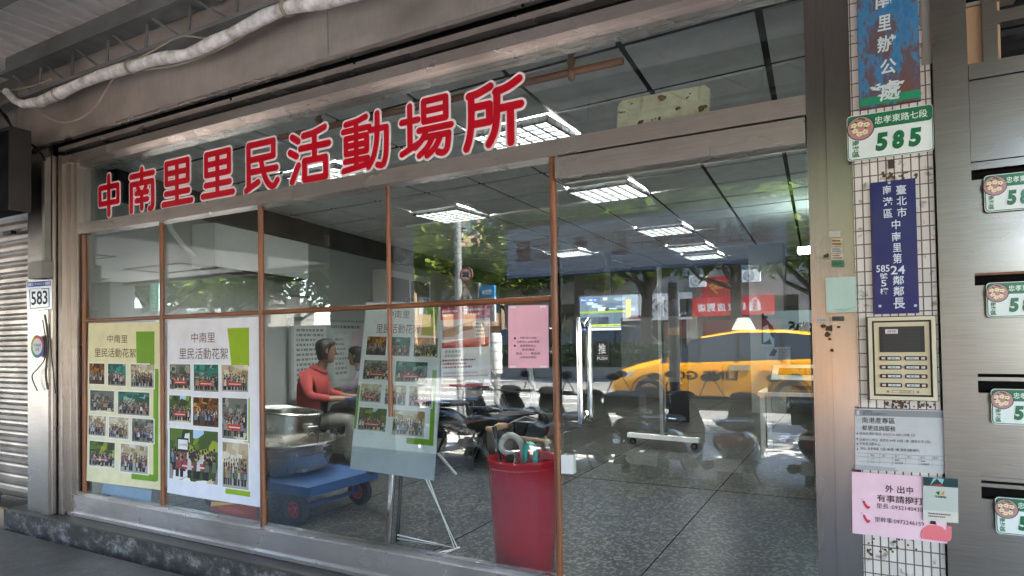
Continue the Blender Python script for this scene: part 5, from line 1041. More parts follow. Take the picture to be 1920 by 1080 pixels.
t = thing('round_tub', 'white tub with a blue round rim at the right end of the white table', 'tub', (p0.x+.86, yt+.2, zt)); m_ = MB(); m_.rbox(-.22, -.02, 0, .28, .3, .48, .08, 'white_paint'); m_.build('body', t); m_ = MB(); m_.lathe([(.16, 0), (.19, -.04), (.17, -.06), (.13, -.05), (.12, .03)], (.0, -.02, .27), 'blue_metal', n=32, axis='y'); m_.lathe([(0, 0), (.125, .0)], (.0, -.045, .27), 'black_metal', n=32, axis='y'); m_.build('ring', t, smooth=50)
s = Sheet(*pq([(1437, 686), (1482, 684), (1437, 651), (1482, 650)], 4.6)).base(hx('#b4b8b8')); s.scrawl(.5, .3, .95, .9, hx('#5a5c60'), 7, 3); s.poly([(.1, .55), (.35, .5), (.45, .8), (.3, .92), (.2, .75)], hx('#3a3c40')); s.rect(.6, .08, .85, .25, hx('#8a3038')); s.done('small_poster', 'small white poster with black figure above the cream machine', 'poster')
tag(MB().box(-.25, 0, 0, .4, .02, .38, 'grey_wall').build('partition_panel', loc=(0, 0, 0)), 'grey low partition behind the round white tub', 'partition').location = at(1500, 690, 4.8)
q = pq([(1428, 650), (1545, 645), (1428, 584), (1545, 580)], 6.0)
s = Sheet(*q, thick=.03).base(hx('#b9cbd6'), 'plastic')
HS = [(0, .02), (.0, .95), (.05, 1.0), (.08, .90), (.17, .88), (.25, .72), (.42, .38), (.44, .22), (.38, .16), (.28, .28), (.20, .40), (.14, .42), (.20, .30), (.30, .05), (.31, .0)]
s.poly([(a*.55, .05+b*.92) for a, b in HS], hx('#2e3438')); s.poly([(.02, .55), (.10, .62), (.15, .40), (.12, .18), (.03, .10)], hx('#b9cbd6'), .002); s.poly([(.07, .80), (.12, .80), (.20, .62), (.17, .60)], hx('#b9cbd6'), .002)
s.done('horse_mural_board', 'pale blue board with a black horse head silhouette at the back right', 'board')
t = thing('potted_plant', 'dark leafy plant in a pale carved holder in front of the blue board', 'plant', at(1512, 662, 5.0)); m_ = MB(); m_.lathe([(0, -.05), (.05, -.05), (.08, .10), (.06, .10), (0, .06)], (0, 0, 0), 'grey_wall', n=16); m_.build('pot', t); m_ = MB(); rg = random.Random(3)
for k in range(60):
    c = Vector((rg.gauss(0, .07), rg.gauss(0, .07), .18+rg.random()*.16)); a = Vector((rg.gauss(0, 1), rg.gauss(0, 1), rg.gauss(0, 1))).normalized()*.05; b = a.cross(Vector((rg.gauss(0, 1), rg.gauss(0, 1), 1))).normalized()*.025; m_.quad(c-a, c+b, c+a, c-b, 'leaf', (.03, .05, .025))
m_.build('foliage', t)
t = thing('dark_screen_partition', 'dark tall folding screen standing right of the television', 'screen', (at(1262, 640, 6.5).x, 6.5, FLOOR_IN)); MB().box(-.12, 0, 0, .2, .04, 1.75, 'black_seat').build('panel', t); MB().box(-.14, -.01, 0, -.121, .05, 1.8, 'grey_leg').build('edge_post', t)
# ================================================================ THE STREET behind the viewer (seen mirrored in the glass)
def vm(u, v, d):                                      # a sight line carried d metres past the glass, folded back into the street
    p = at(u, v, d); return Vector((p.x, -p.y, p.z))
# hanging banner at the arcade edge
t = thing('hanging_banner', 'long dark translucent banner with red characters hung at the arcade edge, seen mirrored', 'banner', (-3.28, -3.32, 2.13))
W, H = 2.76, .52
m_ = MB(); m_.quad((0, 0, 0), (W, 0, 0), (W, 0, H), (0, 0, H), 'banner_cloth'); m_.box(0, -.006, -.012, W, .006, 0, 'banner_cloth'); m_.build('cloth', t)
m_ = MB(); m_.box(-.01, -.02, H, W+.01, .02, H+.03, 'grey_paint'); m_.tube([(.3, 0, H+.03), (.3, -.05, 1.0)], .006, 'black_metal'); m_.tube([(W-.3, 0, H+.03), (W-.3, -.05, 1.0)], .006, 'black_metal'); m_.build('hanging_rail', t)
m_ = MB()
for k, ch in enumerate('臺北市南港區中南里辦公處'):
    if ch == '市': continue
    x = .12+k*.212
    for y_, c_, of in ((.003, hx('#fff0f0'), .05), (.005, hx('#a01c2c'), .012)):
        e = .007 if of > .03 else 0; m_.text(ch, (x-e, y_, .17-e), (.18+2*e, 0, 0), (0, 0, .22+2*e), 'banner_ink', c_, of)
m_.build('lettering', t)
# ---- trees
def leaf_mesh(name, seed, rx, rz, n, size, cols, limbs):
    rg = random.Random(seed); vs = []; fs = []; cl = []
    clumps = []
    for k in range(n//46):
        if rg.random() < .75:
            a, b = rg.choice(limbs); c = a.lerp(b, rg.uniform(.55, 1.12))+Vector((rg.gauss(0, .3), rg.gauss(0, .3), rg.gauss(0, .22)))
        else:
            th = rg.uniform(0, 6.28); ph = math.acos(rg.uniform(-.5, 1)); r = rg.uniform(.7, 1.0); c = Vector((rx*r*math.sin(ph)*math.cos(th), rx*r*math.sin(ph)*math.sin(th), rz*r*math.cos(ph)))
        clumps.append((c, rg.choice(cols), rg.uniform(.25, .5)*rx/2.6))
    for c, col, s in clumps:
        for j in range(46):
            p = c+Vector((rg.gauss(0, s), rg.gauss(0, s), rg.gauss(0, s*.55))); a = Vector((rg.gauss(0, 1), rg.gauss(0, 1), rg.gauss(0, .6))).normalized(); b = a.cross(Vector((rg.gauss(0, .5), rg.gauss(0, .5), 1))).normalized()
            L_ = size*rg.uniform(.6, 1.3); o = len(vs); vs += [p-a*L_*.5, p+b*L_*.26, p+a*L_*.5, p-b*L_*.26]; fs.append((o, o+1, o+2, o+3)); f = rg.uniform(.75, 1.25); cl.append(tuple(min(1, q*f) for q in col))
    mb = MB(); mb.v = [tuple(p) for p in vs]; mb.f = fs; mb.m = ['leaf']*len(fs); mb.c = cl; return mb
GREENS = [(.045, .085, .018), (.07, .125, .025), (.11, .18, .03), (.035, .065, .02), (.15, .21, .035), (.08, .13, .03)]
PALE = [(.12, .19, .035), (.19, .25, .05), (.07, .12, .025), (.24, .29, .06), (.14, .20, .05)]
TREE_KINDS = {}
def tree_proto(kind, seed, trunk_h, rx, rz, n, size, cols):
    rg = random.Random(seed); limbs = []; tm = MB()
    tm.tube([(0, 0, -.3), (.05, .03, trunk_h*.5), (-.05, .06, trunk_h), (.05, .02, trunk_h+rz*.6)], [.19, .15, .13, .06], 'bark', n=10)
    C = Vector((0, 0, trunk_h+rz*.75))
    for k in range(9):
        a = k*2.4+rg.random(); h0 = trunk_h*rg.uniform(.75, 1.1); s0 = Vector((0, .03, h0)); e = C+Vector((rx*.8*math.cos(a), rx*.8*math.sin(a), rz*rg.uniform(-.5, .75))); mid = s0.lerp(e, .5)+Vector((0, 0, -.2*rz*rg.random()))
        tm.tube([s0, mid, e], [.075, .05, .018], 'bark', n=7); limbs.append((s0-C, e-C))
        for q in range(2): e2 = mid.lerp(e, .5)+Vector((rg.gauss(0, .5), rg.gauss(0, .5), rg.gauss(.3, .4))); tm.tube([mid, e2], [.03, .01], 'bark', n=5); limbs.append((mid-C, e2-C))
    lm = leaf_mesh(kind, seed, rx, rz, n, size, cols, limbs); lm.v = [(p[0], p[1], p[2]+C.z) for p in lm.v]
    return tm, lm
def put_tree(kind, x, y, sc, rz, label, group):
    if kind not in TREE_KINDS:
        t = thing('street_tree', label, 'tree', (x, y, 0), rz, group); tm, lm = PROTO[kind]; tm.build('trunk', t, smooth=60); lm.build('crown', t); TREE_KINDS[kind] = t
    else:
        t = dup(TREE_KINDS[kind]); t.location = (x, y, 0); t.rotation_euler = (0, 0, rz); t['label'] = label; t['group'] = group
    t.scale = (sc, sc, sc); return t
PROTO = {'broad': tree_proto('broad', 3, 2.6, 2.7, 2.1, 5200, .30, GREENS), 'pale': tree_proto('pale', 8, 2.8, 2.5, 2.2, 4600, .28, PALE), 'tall': tree_proto('tall', 15, 3.2, 2.6, 2.8, 5600, .30, GREENS)}
GT = 'street trees along the median and the far pavement'
for k, (kind, u, d, sc, rz, lb) in enumerate((
    ('pale', 825, 20.2, 1.25, .4, 'pale green median tree mirrored right behind the speed sign post'),
    ('tall', 640, 20.0, 1.3, 2.0, 'tall dark median tree mirrored in the upper pane beside the easel'),
    ('broad', 560, 20.3, 1.2, 1.2, 'bushy median tree mirrored above the red shirted person'),
    ('pale', 440, 20.0, 1.15, 3.0, 'yellow green median tree mirrored above the white poster'),
    ('broad', 300, 20.4, 1.3, 5.2, 'spreading median tree mirrored behind the green street sign'),
    ('tall', 215, 20.0, 1.2, .8, 'leafy median tree mirrored at the left end of the glass'),
    ('tall', 1085, 20.2, 1.35, 4.1, 'dark median tree with a thick trunk mirrored left of the television'),
    ('broad', 1215, 20.1, 1.35, 2.7, 'broad median tree mirrored above the banner with its trunk right of the television'),
    ('tall', 1385, 20.2, 1.25, 1.9, 'dark leafy median tree mirrored above the right end of the banner'),
    ('pale', 1530, 19.9, 1.2, 4.9, 'light green median tree mirrored at the right end of the door glass'),
    ('broad', 960, 34.0, 1.3, .2, 'smaller far side tree mirrored in front of the tan building'),
    ('tall', 720, 36.0, 1.5, 3.3, 'far side tree mirrored between the lamp post and the second wooden bar'),
    ('broad', 1130, 35.0, 1.3, 5.9, 'far side tree mirrored above the pink notice'))):
    p = vm(u, 640, d); put_tree(kind, p.x, p.y, sc, rz, lb, GT)
for x, y, kd, sc, lb in ((2.8, -5.6, 'broad', 1.05, 'pavement tree shading the parked scooters from the right'), (6.4, -5.7, 'tall', 1.0, 'pavement tree further along the pavement to the right')):
    put_tree(kd, x, y, sc, 1.1, lb, 'trees on the near pavement')
# hedge on the median
mb = MB(); rg = random.Random(9); x = -48
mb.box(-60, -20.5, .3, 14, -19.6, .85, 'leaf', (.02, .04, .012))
for k in range(15000):
    xx = -48+62*rg.random()**.8*1; c = Vector((rg.uniform(-44, 8), -19.5-rg.random()*.12, rg.uniform(.40, 1.12)+rg.gauss(0, .05))) if rg.random() < .6 else Vector((rg.uniform(-44, 8), rg.uniform(-20.5, -19.5), 1.10+rg.gauss(0, .06)))
    a = Vector((rg.gauss(0, 1), rg.gauss(0, 1), rg.gauss(0, 1))).normalized()*.10; b = a.cross(Vector((rg.gauss(0, 1), rg.gauss(0, 1), 1))).normalized()*.05; mb.quad(c-a, c+b, c+a, c-b, 'leaf', rg.choice(GREENS+PALE[:2]))
tag(mb.build('median_hedge', loc=(-18, -20, .38)), 'long clipped green hedge along the road median, mirrored in the glass', 'hedge', kind='stuff')
# ---- tan building (mirrored), three storeys of recessed windows between piers
p = vm(968, 640, 46)
t = thing('tan_building', 'sunlit tan building with rows of recessed windows mirrored between the trees', 'building', (p.x, p.y, 0), R_(-22)); W, H = 26, 13.6
m_ = MB(); m_.box(-W/2, -10, 0, W/2, -.5, H, 'tan_wall')
for k in range(14): x = -W/2+k*2.0; m_.box(x-.22, -.5, 0, x+.22, .12, H, 'tan_wall')
for z in (3.1, 6.5, 9.9, 13.0): m_.box(-W/2-.05, -.499, z-.55, W/2+.05, -.02, z+.55, 'tan_wall')
m_.build('wall', t)
for k in range(13):
    for z in (3.66, 7.06, 10.46):
        m_ = MB(); x = -W/2+k*2.0+.23; m_.box(x, -.499, z, x+1.54, -.47, z+2.2, 'window_glass'); m_.box(x+.74, -.469, z, x+.80, -.43, z+2.2, 'white_paint'); m_.box(x, -.469, z+1.45, x+1.54, -.44, z+1.5, 'white_paint'); 
        if (k*7+int(z)) % 3: m_.box(x+.1, -.4695, z, x+.6, -.455, z+1.4, 'curtain')
        m_.build('window', t)
m_ = MB(); m_.box(-W/2-.3, -.6, H, W/2+.3, .4, H+.35, 'tan_wall'); m_.build('roof_cornice', t)
# ---- grey shop building on the right (mirrored)
p = vm(1300, 640, 33.5)
t = thing('grey_shop_building', 'old grey building with shops below and air conditioners above, mirrored in the door', 'building', (p.x, p.y, .12)); W = 24
m_ = MB(); m_.box(-W/2, -10, 3.4, W/2, 0, 13, 'grey_building'); m_.box(-W/2, -10, 0, W/2, -2.6, 3.4, 'grey_building')
for x in (-12, -6.2, -.4, 5.4, 11.4): m_.box(x, -2.6, 0, x+.6, -.02, 3.4, 'grey_building')
m_.build('wall', t)
for k in range(7):
    for z in (4.7, 8.2):
        x = -11.2+k*3.3; m_ = MB(); m_.box(x-.06, -.02, z-.06, x+2.2, .05, z+1.66, 'concrete'); fo = m_.build('window', t); m_ = MB(); m_.box(x, .051, z, x+1.04, .06, z+1.6, 'window_glass'); m_.box(x+1.1, .051, z, x+2.14, .06, z+1.6, 'window_glass'); m_.build('pane', fo)
for x in (-11.3, -5.5, .3, 6.1): m_ = MB(); m_.box(x, -2.59, .02, x+5.0, -2.5, 2.9, 'dark_glass'); m_.box(x+2.4, -2.499, .02, x+2.5, -2.46, 2.9, 'steel'); m_.build('shop_window', t)
GA_ = p
def on_b(nm, lb, ct, x, z, y=.06, grp=None): return thing(nm, lb, ct, (GA_.x+x, GA_.y+y, .12+z), 0, grp)
for k, (u, v, lb) in enumerate(((1311, 528, 'outdoor air conditioner unit on the grey building, mirrored left of the door edge'), (1410, 518, 'outdoor air conditioner unit mirrored right of the interior column'))):
    q = vm(u, v, 33.4); tt = thing('outdoor_unit', lb, 'air conditioner', (q.x, q.y+.05, q.z), 0, 'outdoor units on the grey building'); MB().rbox(-.45, 0, -.32, .45, .35, .32, .03, 'white_paint').build('case', tt); m_ = MB(); m_.lathe([(.24, .351), (.27, .36), (.24, .365)], (-.1, 0, 0), 'black_metal', axis='y', n=24)
    for j in range(4): a = j*.785; m_.bar((-.1+.24*math.cos(a), .358, .24*math.sin(a)), (-.1-.24*math.cos(a), .358, -.24*math.sin(a)), .012, .012, 'black_metal')
    m_.build('fan_grille', tt); MB().box(-.4, .0, -.36, .4, .3, -.33, 'grey_paint').build('bracket', tt)
# red shop sign: reads left to right for someone facing it across the street
q0, q1 = vm(1452, 603, 33.2), vm(1275, 560, 33.2)
xl, xr = min(q0.x, q1.x), max(q0.x, q1.x); zl, zh = vm(1360, 592, 33.2).z, vm(1360, 557, 33.2).z
t = thing('red_shop_sign', 'red shop fascia sign with white characters and a white bag emblem, mirrored in the door', 'sign', (xr, -33.1, zl)); W, H = xr-xl, zh-zl
m_ = MB(); m_.box(-W, -.3, 0, 0, 0, H, 'enamel', hx('#d01c22')); m_.build('board', t)
m_ = MB(); WH = hx('#e8e0e0')
m_.quad((-W*.13-.0, .004, H*.22), (-W*.25, .004, H*.22), (-W*.245, .004, H*.66), (-W*.135, .004, H*.66), 'enamel', WH); m_.tube([(-W*.16, .01, H*.66), (-W*.165, .01, H*.80), (-W*.19, .01, H*.88), (-W*.215, .01, H*.80), (-W*.22, .01, H*.66)], .025, 'enamel', WH, n=6)
m_.text('S', (-W*.165, .008, H*.28), (-W*.05, 0, 0), (0, 0, H*.32), 'enamel', hx('#d01c22'), .05)
for k, ch in enumerate('蝦皮店到店'): m_.text(ch, (-W*(.28+.107*k), .006, H*.24), (-W*.09, 0, 0), (0, 0, H*.46), 'enamel', WH, .03)
m_.text('店到店', (-W*.92, .006, H*.12), (-W*.0+.0-.7*.6, 0, 0), (0, 0, H*.12), 'enamel', WH); m_.build('lettering', t)
q = vm(1345, 545, 33.2); t = thing('red_lozenge_sign', 'small square red sign with one gold character above the red shop sign', 'sign', (q.x, -33.1, zh+.02)); m_ = MB(); m_.box(-.8, -.1, 0, .8, 0, 1.1, 'enamel', hx('#a01a1c')); m_.build('board', t); m_ = MB(); m_.text('今', (.45, .004, .15), (-.9, 0, 0), (0, 0, .8), 'enamel', hx('#c8903a'), .02); m_.build('lettering', t)
q = vm(1350, 620, 34); t = thing('red_shop_banner', 'dim red banner inside the mirrored shop below the red sign', 'banner', (q.x, -35.2, zl-1.2)); MB().box(-3.4, -.04, 0, 3.0, 0, 1.0, 'enamel', hx('#8a2028')).build('cloth', t)
q = vm(1232, 582, 33.2); t = thing('white_shop_sign', 'white shop sign with dark brush marks mirrored right of the television', 'sign', (q.x, -33.1, q.z-.55)); m_ = MB(); m_.box(-2.0, -.1, 0, 2.0, 0, 1.5, 'enamel', hx('#c8c8c8')); m_.build('board', t)
m_ = MB(); [m_.tube([(.9-k*.35, .012, .35+.1*(k % 2)), (.7-k*.35, .012, .8), (.85-k*.3, .012, 1.2-.1*(k % 3))], [.05, .08, .03], 'enamel', hx('#3a3a3a'), n=6) for k in range(4)]; m_.box(-1.6, .001, .1, -.2, .005, .3, 'enamel', hx('#8a2430')); m_.build('lettering', t)
# banner with the dark photo and the words mirrored above the white poster
q = vm(415, 560, 33.5); t = thing('festival_banner', 'dark printed banner with white festival lettering on the far side, mirrored above the white poster', 'banner', (q.x, q.y, q.z-2.2)); m_ = MB(); m_.box(-6.0, -.06, 0, 6.0, 0, 3.4, 'print_dark'); m_.build('cloth', t); m_ = MB(); m_.text('2026台北燈節', (2.8, .01, .55), (-7.5, 0, 0), (0, 0, 1.0), 'enamel', hx('#d8d8d8'), .04); m_.build('lettering', t)
q = vm(330, 640, 33.8); t = thing('white_shed', 'low white building with a ribbed wall mirrored behind the trees at left', 'building', (q.x, q.y, 0)); MB().box(-9, -5, 0, 12, 0, 4.6, 'grey_building').build('wall', t); MB().box(-9.2, -5.2, 4.6, 12.2, .3, 4.9, 'grey_paint').build('roof', t); m_ = MB()
for k in range(7): m_.box(-8+k*2.8, .001, 1.2, -6.2+k*2.8, .03, 3.2, 'window_glass')
m_.build('window_row', t)
# green road gantry sign and vertical street sign
q = vm(432, 520, 21); t = thing('road_name_sign', 'green horizontal road sign on a thin post mirrored among the trees', 'road sign', (q.x, q.y, 0)); MB().box(-1.6, -.02, q.z-.25, 1.6, .03, q.z+.25, 'enamel', hx('#1f9a78')).build('board', t); m_ = MB(); m_.tube([(1.5, -.05, .3), (1.5, -.05, q.z+.3)], .06, 'grey_leg'); m_.build('post', t)
q = vm(292, 600, 9.0); zt_ = vm(292, 525, 9.0).z; zb_ = vm(292, 583, 9.0).z
q = vm(292, 600, 5.6); zt_ = vm(292, 525, 5.6).z; zb_ = vm(292, 583, 5.6).z
t = thing('vertical_street_sign', 'teal vertical street sign with white characters on a post, mirrored in the leftmost pane', 'street sign', (q.x, q.y, .05)); w_ = .15; m_ = MB(); m_.box(-w_, -.02, zb_-.05, w_, .02, zt_-.05, 'enamel', hx('#d8ece6')); m_.box(-w_+.02, .02, zb_-.03, w_-.02, .025, zt_-.07, 'enamel', hx('#2aa88c')); m_.build('board', t)
m_ = MB()
for k, ch in enumerate('忠孝東路七段'): h_ = (zt_-zb_-.12)/6; m_.text(ch, (w_*.5, .028, zt_-.10-h_*(k+1)), (-w_, 0, 0), (0, 0, h_*.8), 'enamel', hx('#d8ece6'), .02)
m_.build('lettering', t); m_ = MB(); m_.tube([(0, -.03, 0), (0, -.03, zt_-.1)], .04, 'grey_leg'); m_.build('post', t)
# lamp post with speed sign and warning triangle, bus-stop sign, bollard
D = 6.0
q = vm(861, 600, D)
t = thing('lamp_post', 'tall grey lamp post mirrored beside the easel poster', 'lamp post', (q.x, q.y, .05)); m_ = MB(); m_.tube([(0, 0, 0), (0, 0, .4), (0, 0, 4.2)], [.085, .06, .055], 'grey_leg', n=14); m_.tube([(0, 0, 4.2), (.1, .0, 6.6), (.9, -1.6, 7.1)], [.055, .05, .04], 'grey_leg', n=10); m_.build('pole', t, smooth=60); m_ = MB(); m_.loft([[(.75+dx, -1.5-dy, 7.04+dz) for dx, dz in ((-.1, 0), (.1, 0), (.07, .08), (-.07, .08))] for dy in (0, .6)], 'grey_paint'); m_.build('lamp_head', t)
def disc_sign(name, lb, u, v, rr, yoff):
    p = vm(u, v, D-.1); return thing(name, lb, 'traffic sign', (p.x, p.y, p.z)), rr
p = vm(874, 515, D-.1); zr = (vm(874, 502, D-.1).z-vm(874, 531, D-.1).z)/2
t = thing('speed_limit_sign', 'round red rimmed 50 speed limit sign mirrored on the lamp post', 'traffic sign', (p.x, p.y, p.z)); m_ = MB()
for r, y, c in ((zr, .0, '#b8302c'), (zr*.76, .006, '#d8d4d0')): m_.add([(r*math.cos(k*.2618), y, r*math.sin(k*.2618)) for k in range(24)], [tuple(range(24))], 'enamel', hx(c))
m_.lathe([(0, -.012), (zr, -.012), (zr, -.001)], (0, 0, 0), 'grey_leg', n=24, axis='y'); m_.build('disc', t); m_ = MB(); m_.text('50', (zr*.52, .012, -zr*.4), (-zr*1.04, 0, 0), (0, 0, zr*.8), 'enamel', BLACK, .04); m_.build('lettering', t)
p = vm(873, 552, D-.1); hh = (vm(873, 533, D-.1).z-vm(873, 568, D-.1).z)/2
t = thing('warning_triangle_sign', 'red rimmed warning triangle with a camera symbol mirrored under the 50 sign', 'traffic sign', (p.x, p.y, p.z)); m_ = MB()
for k_, y, c in ((1, .0, '#b8302c'), (.72, .006, '#d8d4d0')): m_.add([(hh*1.0*k_, y, -hh*k_+(hh*.12 if k_ < 1 else 0)), (0, y, hh*k_), (-hh*1.0*k_, y, -hh*k_+(hh*.12 if k_ < 1 else 0))], [(0, 1, 2)], 'enamel', hx(c))
m_.prism([(hh, -.012, -hh), (0, -.012, hh), (-hh, -.012, -hh)], (0, .011, 0), 'grey_leg'); m_.build('plate', t); m_ = MB(); m_.box(-.07, .007, -hh*.62, .07, .012, -hh*.22, 'enamel', BLACK); m_.add([(.03*math.cos(k*.628), .0135, -hh*.42+.03*math.sin(k*.628)) for k in range(10)], [tuple(range(10))], 'enamel', hx('#d8d4d0')); m_.box(-.03, .007, -hh*.22, .03, .012, -hh*.1, 'enamel', BLACK); m_.build('camera_symbol', t)
p = vm(915, 560, D); zt_, zm_, zb_ = vm(915, 535, D).z-.05, vm(915, 558, D).z-.05, vm(915, 604, D).z-.05
t = thing('bus_stop_sign', 'bus stop sign with blue top and white timetable mirrored left of the pink notice', 'bus stop sign', (p.x, p.y, .05)); m_ = MB(); m_.box(-.13, -.02, zb_, .13, .02, zm_, 'enamel', hx('#d0d4dc')); m_.box(-.13, -.02, zm_, .13, .02, zt_, 'enamel', hx('#2a90d0')); m_.build('board', t)
m_ = MB(); [m_.box(.03-k*.06, .021, zm_+(zt_-zm_)*.42, .075-k*.06, .024, zm_+(zt_-zm_)*.62, 'enamel', hx('#d8e4f0')) for k in range(3)]; m_.box(-.09, .021, zm_+.05, .09, .024, zm_+.065, 'enamel', hx('#d8e4f0')); rg = random.Random(2)
for k in range(5): z = zm_-.07-k*.09; m_.box(.11-rg.uniform(.06, .14), .021, z, .11, .024, z+.018, 'enamel', hx('#a03a5a')); m_.box(-.09, .021, z-.02, -.05, .024, z+.035, 'enamel', hx('#3a4a6a'))
m_.build('print', t); m_ = MB(); m_.tube([(-.16, 0, 0), (-.16, 0, zt_+.05)], .022, 'grey_leg'); m_.build('post', t)
p = vm(931, 680, D); z1_, z0_ = vm(931, 625, D).z-.05, vm(931, 700, D).z-.05
t = thing('white_notice_post', 'white round topped cylinder with grey bands mirrored below the bus stop sign', 'post', (p.x, p.y, .05)); m_ = MB(); m_.lathe([(0, z0_), (.085, z0_), (.09, z0_+.02), (.09, z1_-.04), (.075, z1_), (0, z1_+.01)], (0, 0, 0), 'white_paint', n=24); m_.build('cylinder', t, smooth=40); m_ = MB()
for k in range(4): z = z0_+.06+k*(z1_-z0_)*.22; m_.lathe([(.0905, z), (.092, z+.008), (.0905, z+.016)], (0, 0, 0), 'grey_leg', n=24)
m_.build('bands', t); m_ = MB(); m_.tube([(0, 0, 0), (0, 0, z0_)], .05, 'grey_leg'); m_.build('foot', t)
q = vm(1262, 560, 6.0); t = thing('dark_post', 'black utility post with a yellow band mirrored right of the television', 'post', (q.x, q.y, .05)); m_ = MB(); m_.tube([(0, 0, 0), (0, 0, 2.15)], .07, 'black_metal', n=14); m_.tube([(0, 0, 2.15), (0, 0, 2.2)], [.07, .03], 'black_metal', n=14); m_.build('shaft', t); m_ = MB(); m_.lathe([(.071, 1.45), (.073, 1.5), (.071, 1.55)], (0, 0, 0), 'enamel', hx('#c8922a'), n=16); m_.build('band', t)
t = thing('added_dark_cabinet', 'added dark grey cabinet blocking the street reflection low behind the seated person', 'utility cabinet', (-7.1, -4.3, .05)); m_ = MB(); m_.box(-.72, -.3, .08, .72, .3, 1.62, 'grey_dark'); m_.build('body', t); m_ = MB(); m_.box(-.75, -.33, 1.62, .75, .33, 1.67, 'grey_dark'); m_.build('lid', t); m_ = MB(); m_.box(-.74, -.32, 0, .74, .32, .08, 'concrete'); m_.build('plinth', t)  # dark box added and widened to keep bright street reflections off the interior
for x in (-.69, .02): m_ = MB(); m_.box(x, .301, .14, x+.67, .315, 1.56, 'grey_dark'); m_.build('door', t)
# ---- vehicles
def wheel2(t, c, r, wd, rimmat='chrome', spokes=10, body='wheel', side=1):
    m_ = MB(); m_.lathe([(r*.66, -wd/2), (r*.95, -wd/2), (r, -wd*.35), (r, wd*.35), (r*.95, wd/2), (r*.66, wd/2)], c, 'black_rubber', n=32, axis='y'); w_ = m_.build(body, t, smooth=40)
    m_ = MB(); yo = side*wd*.42; m_.lathe([(r*.66, yo), (r*.60, yo+.01*side), (r*.58, yo-.02*side)], c, rimmat, n=32, axis='y'); m_.lathe([(0, yo+.012*side), (r*.14, yo+.010*side), (r*.17, yo-.02*side)], c, rimmat, n=16, axis='y'); m_.lathe([(0, yo-.05*side), (r*.6, yo-.05*side)], c, 'black_metal', n=24, axis='y')
    for k in range(spokes): a = 2*math.pi*k/spokes; m_.bar((c[0]+r*.12*math.cos(a), c[1]+yo, c[2]+r*.12*math.sin(a)), (c[0]+r*.62*math.cos(a), c[1]+yo-.004*side, c[2]+r*.62*math.sin(a)), r*.10, .018, rimmat)
    m_.build('rim', w_, smooth=40); return w_
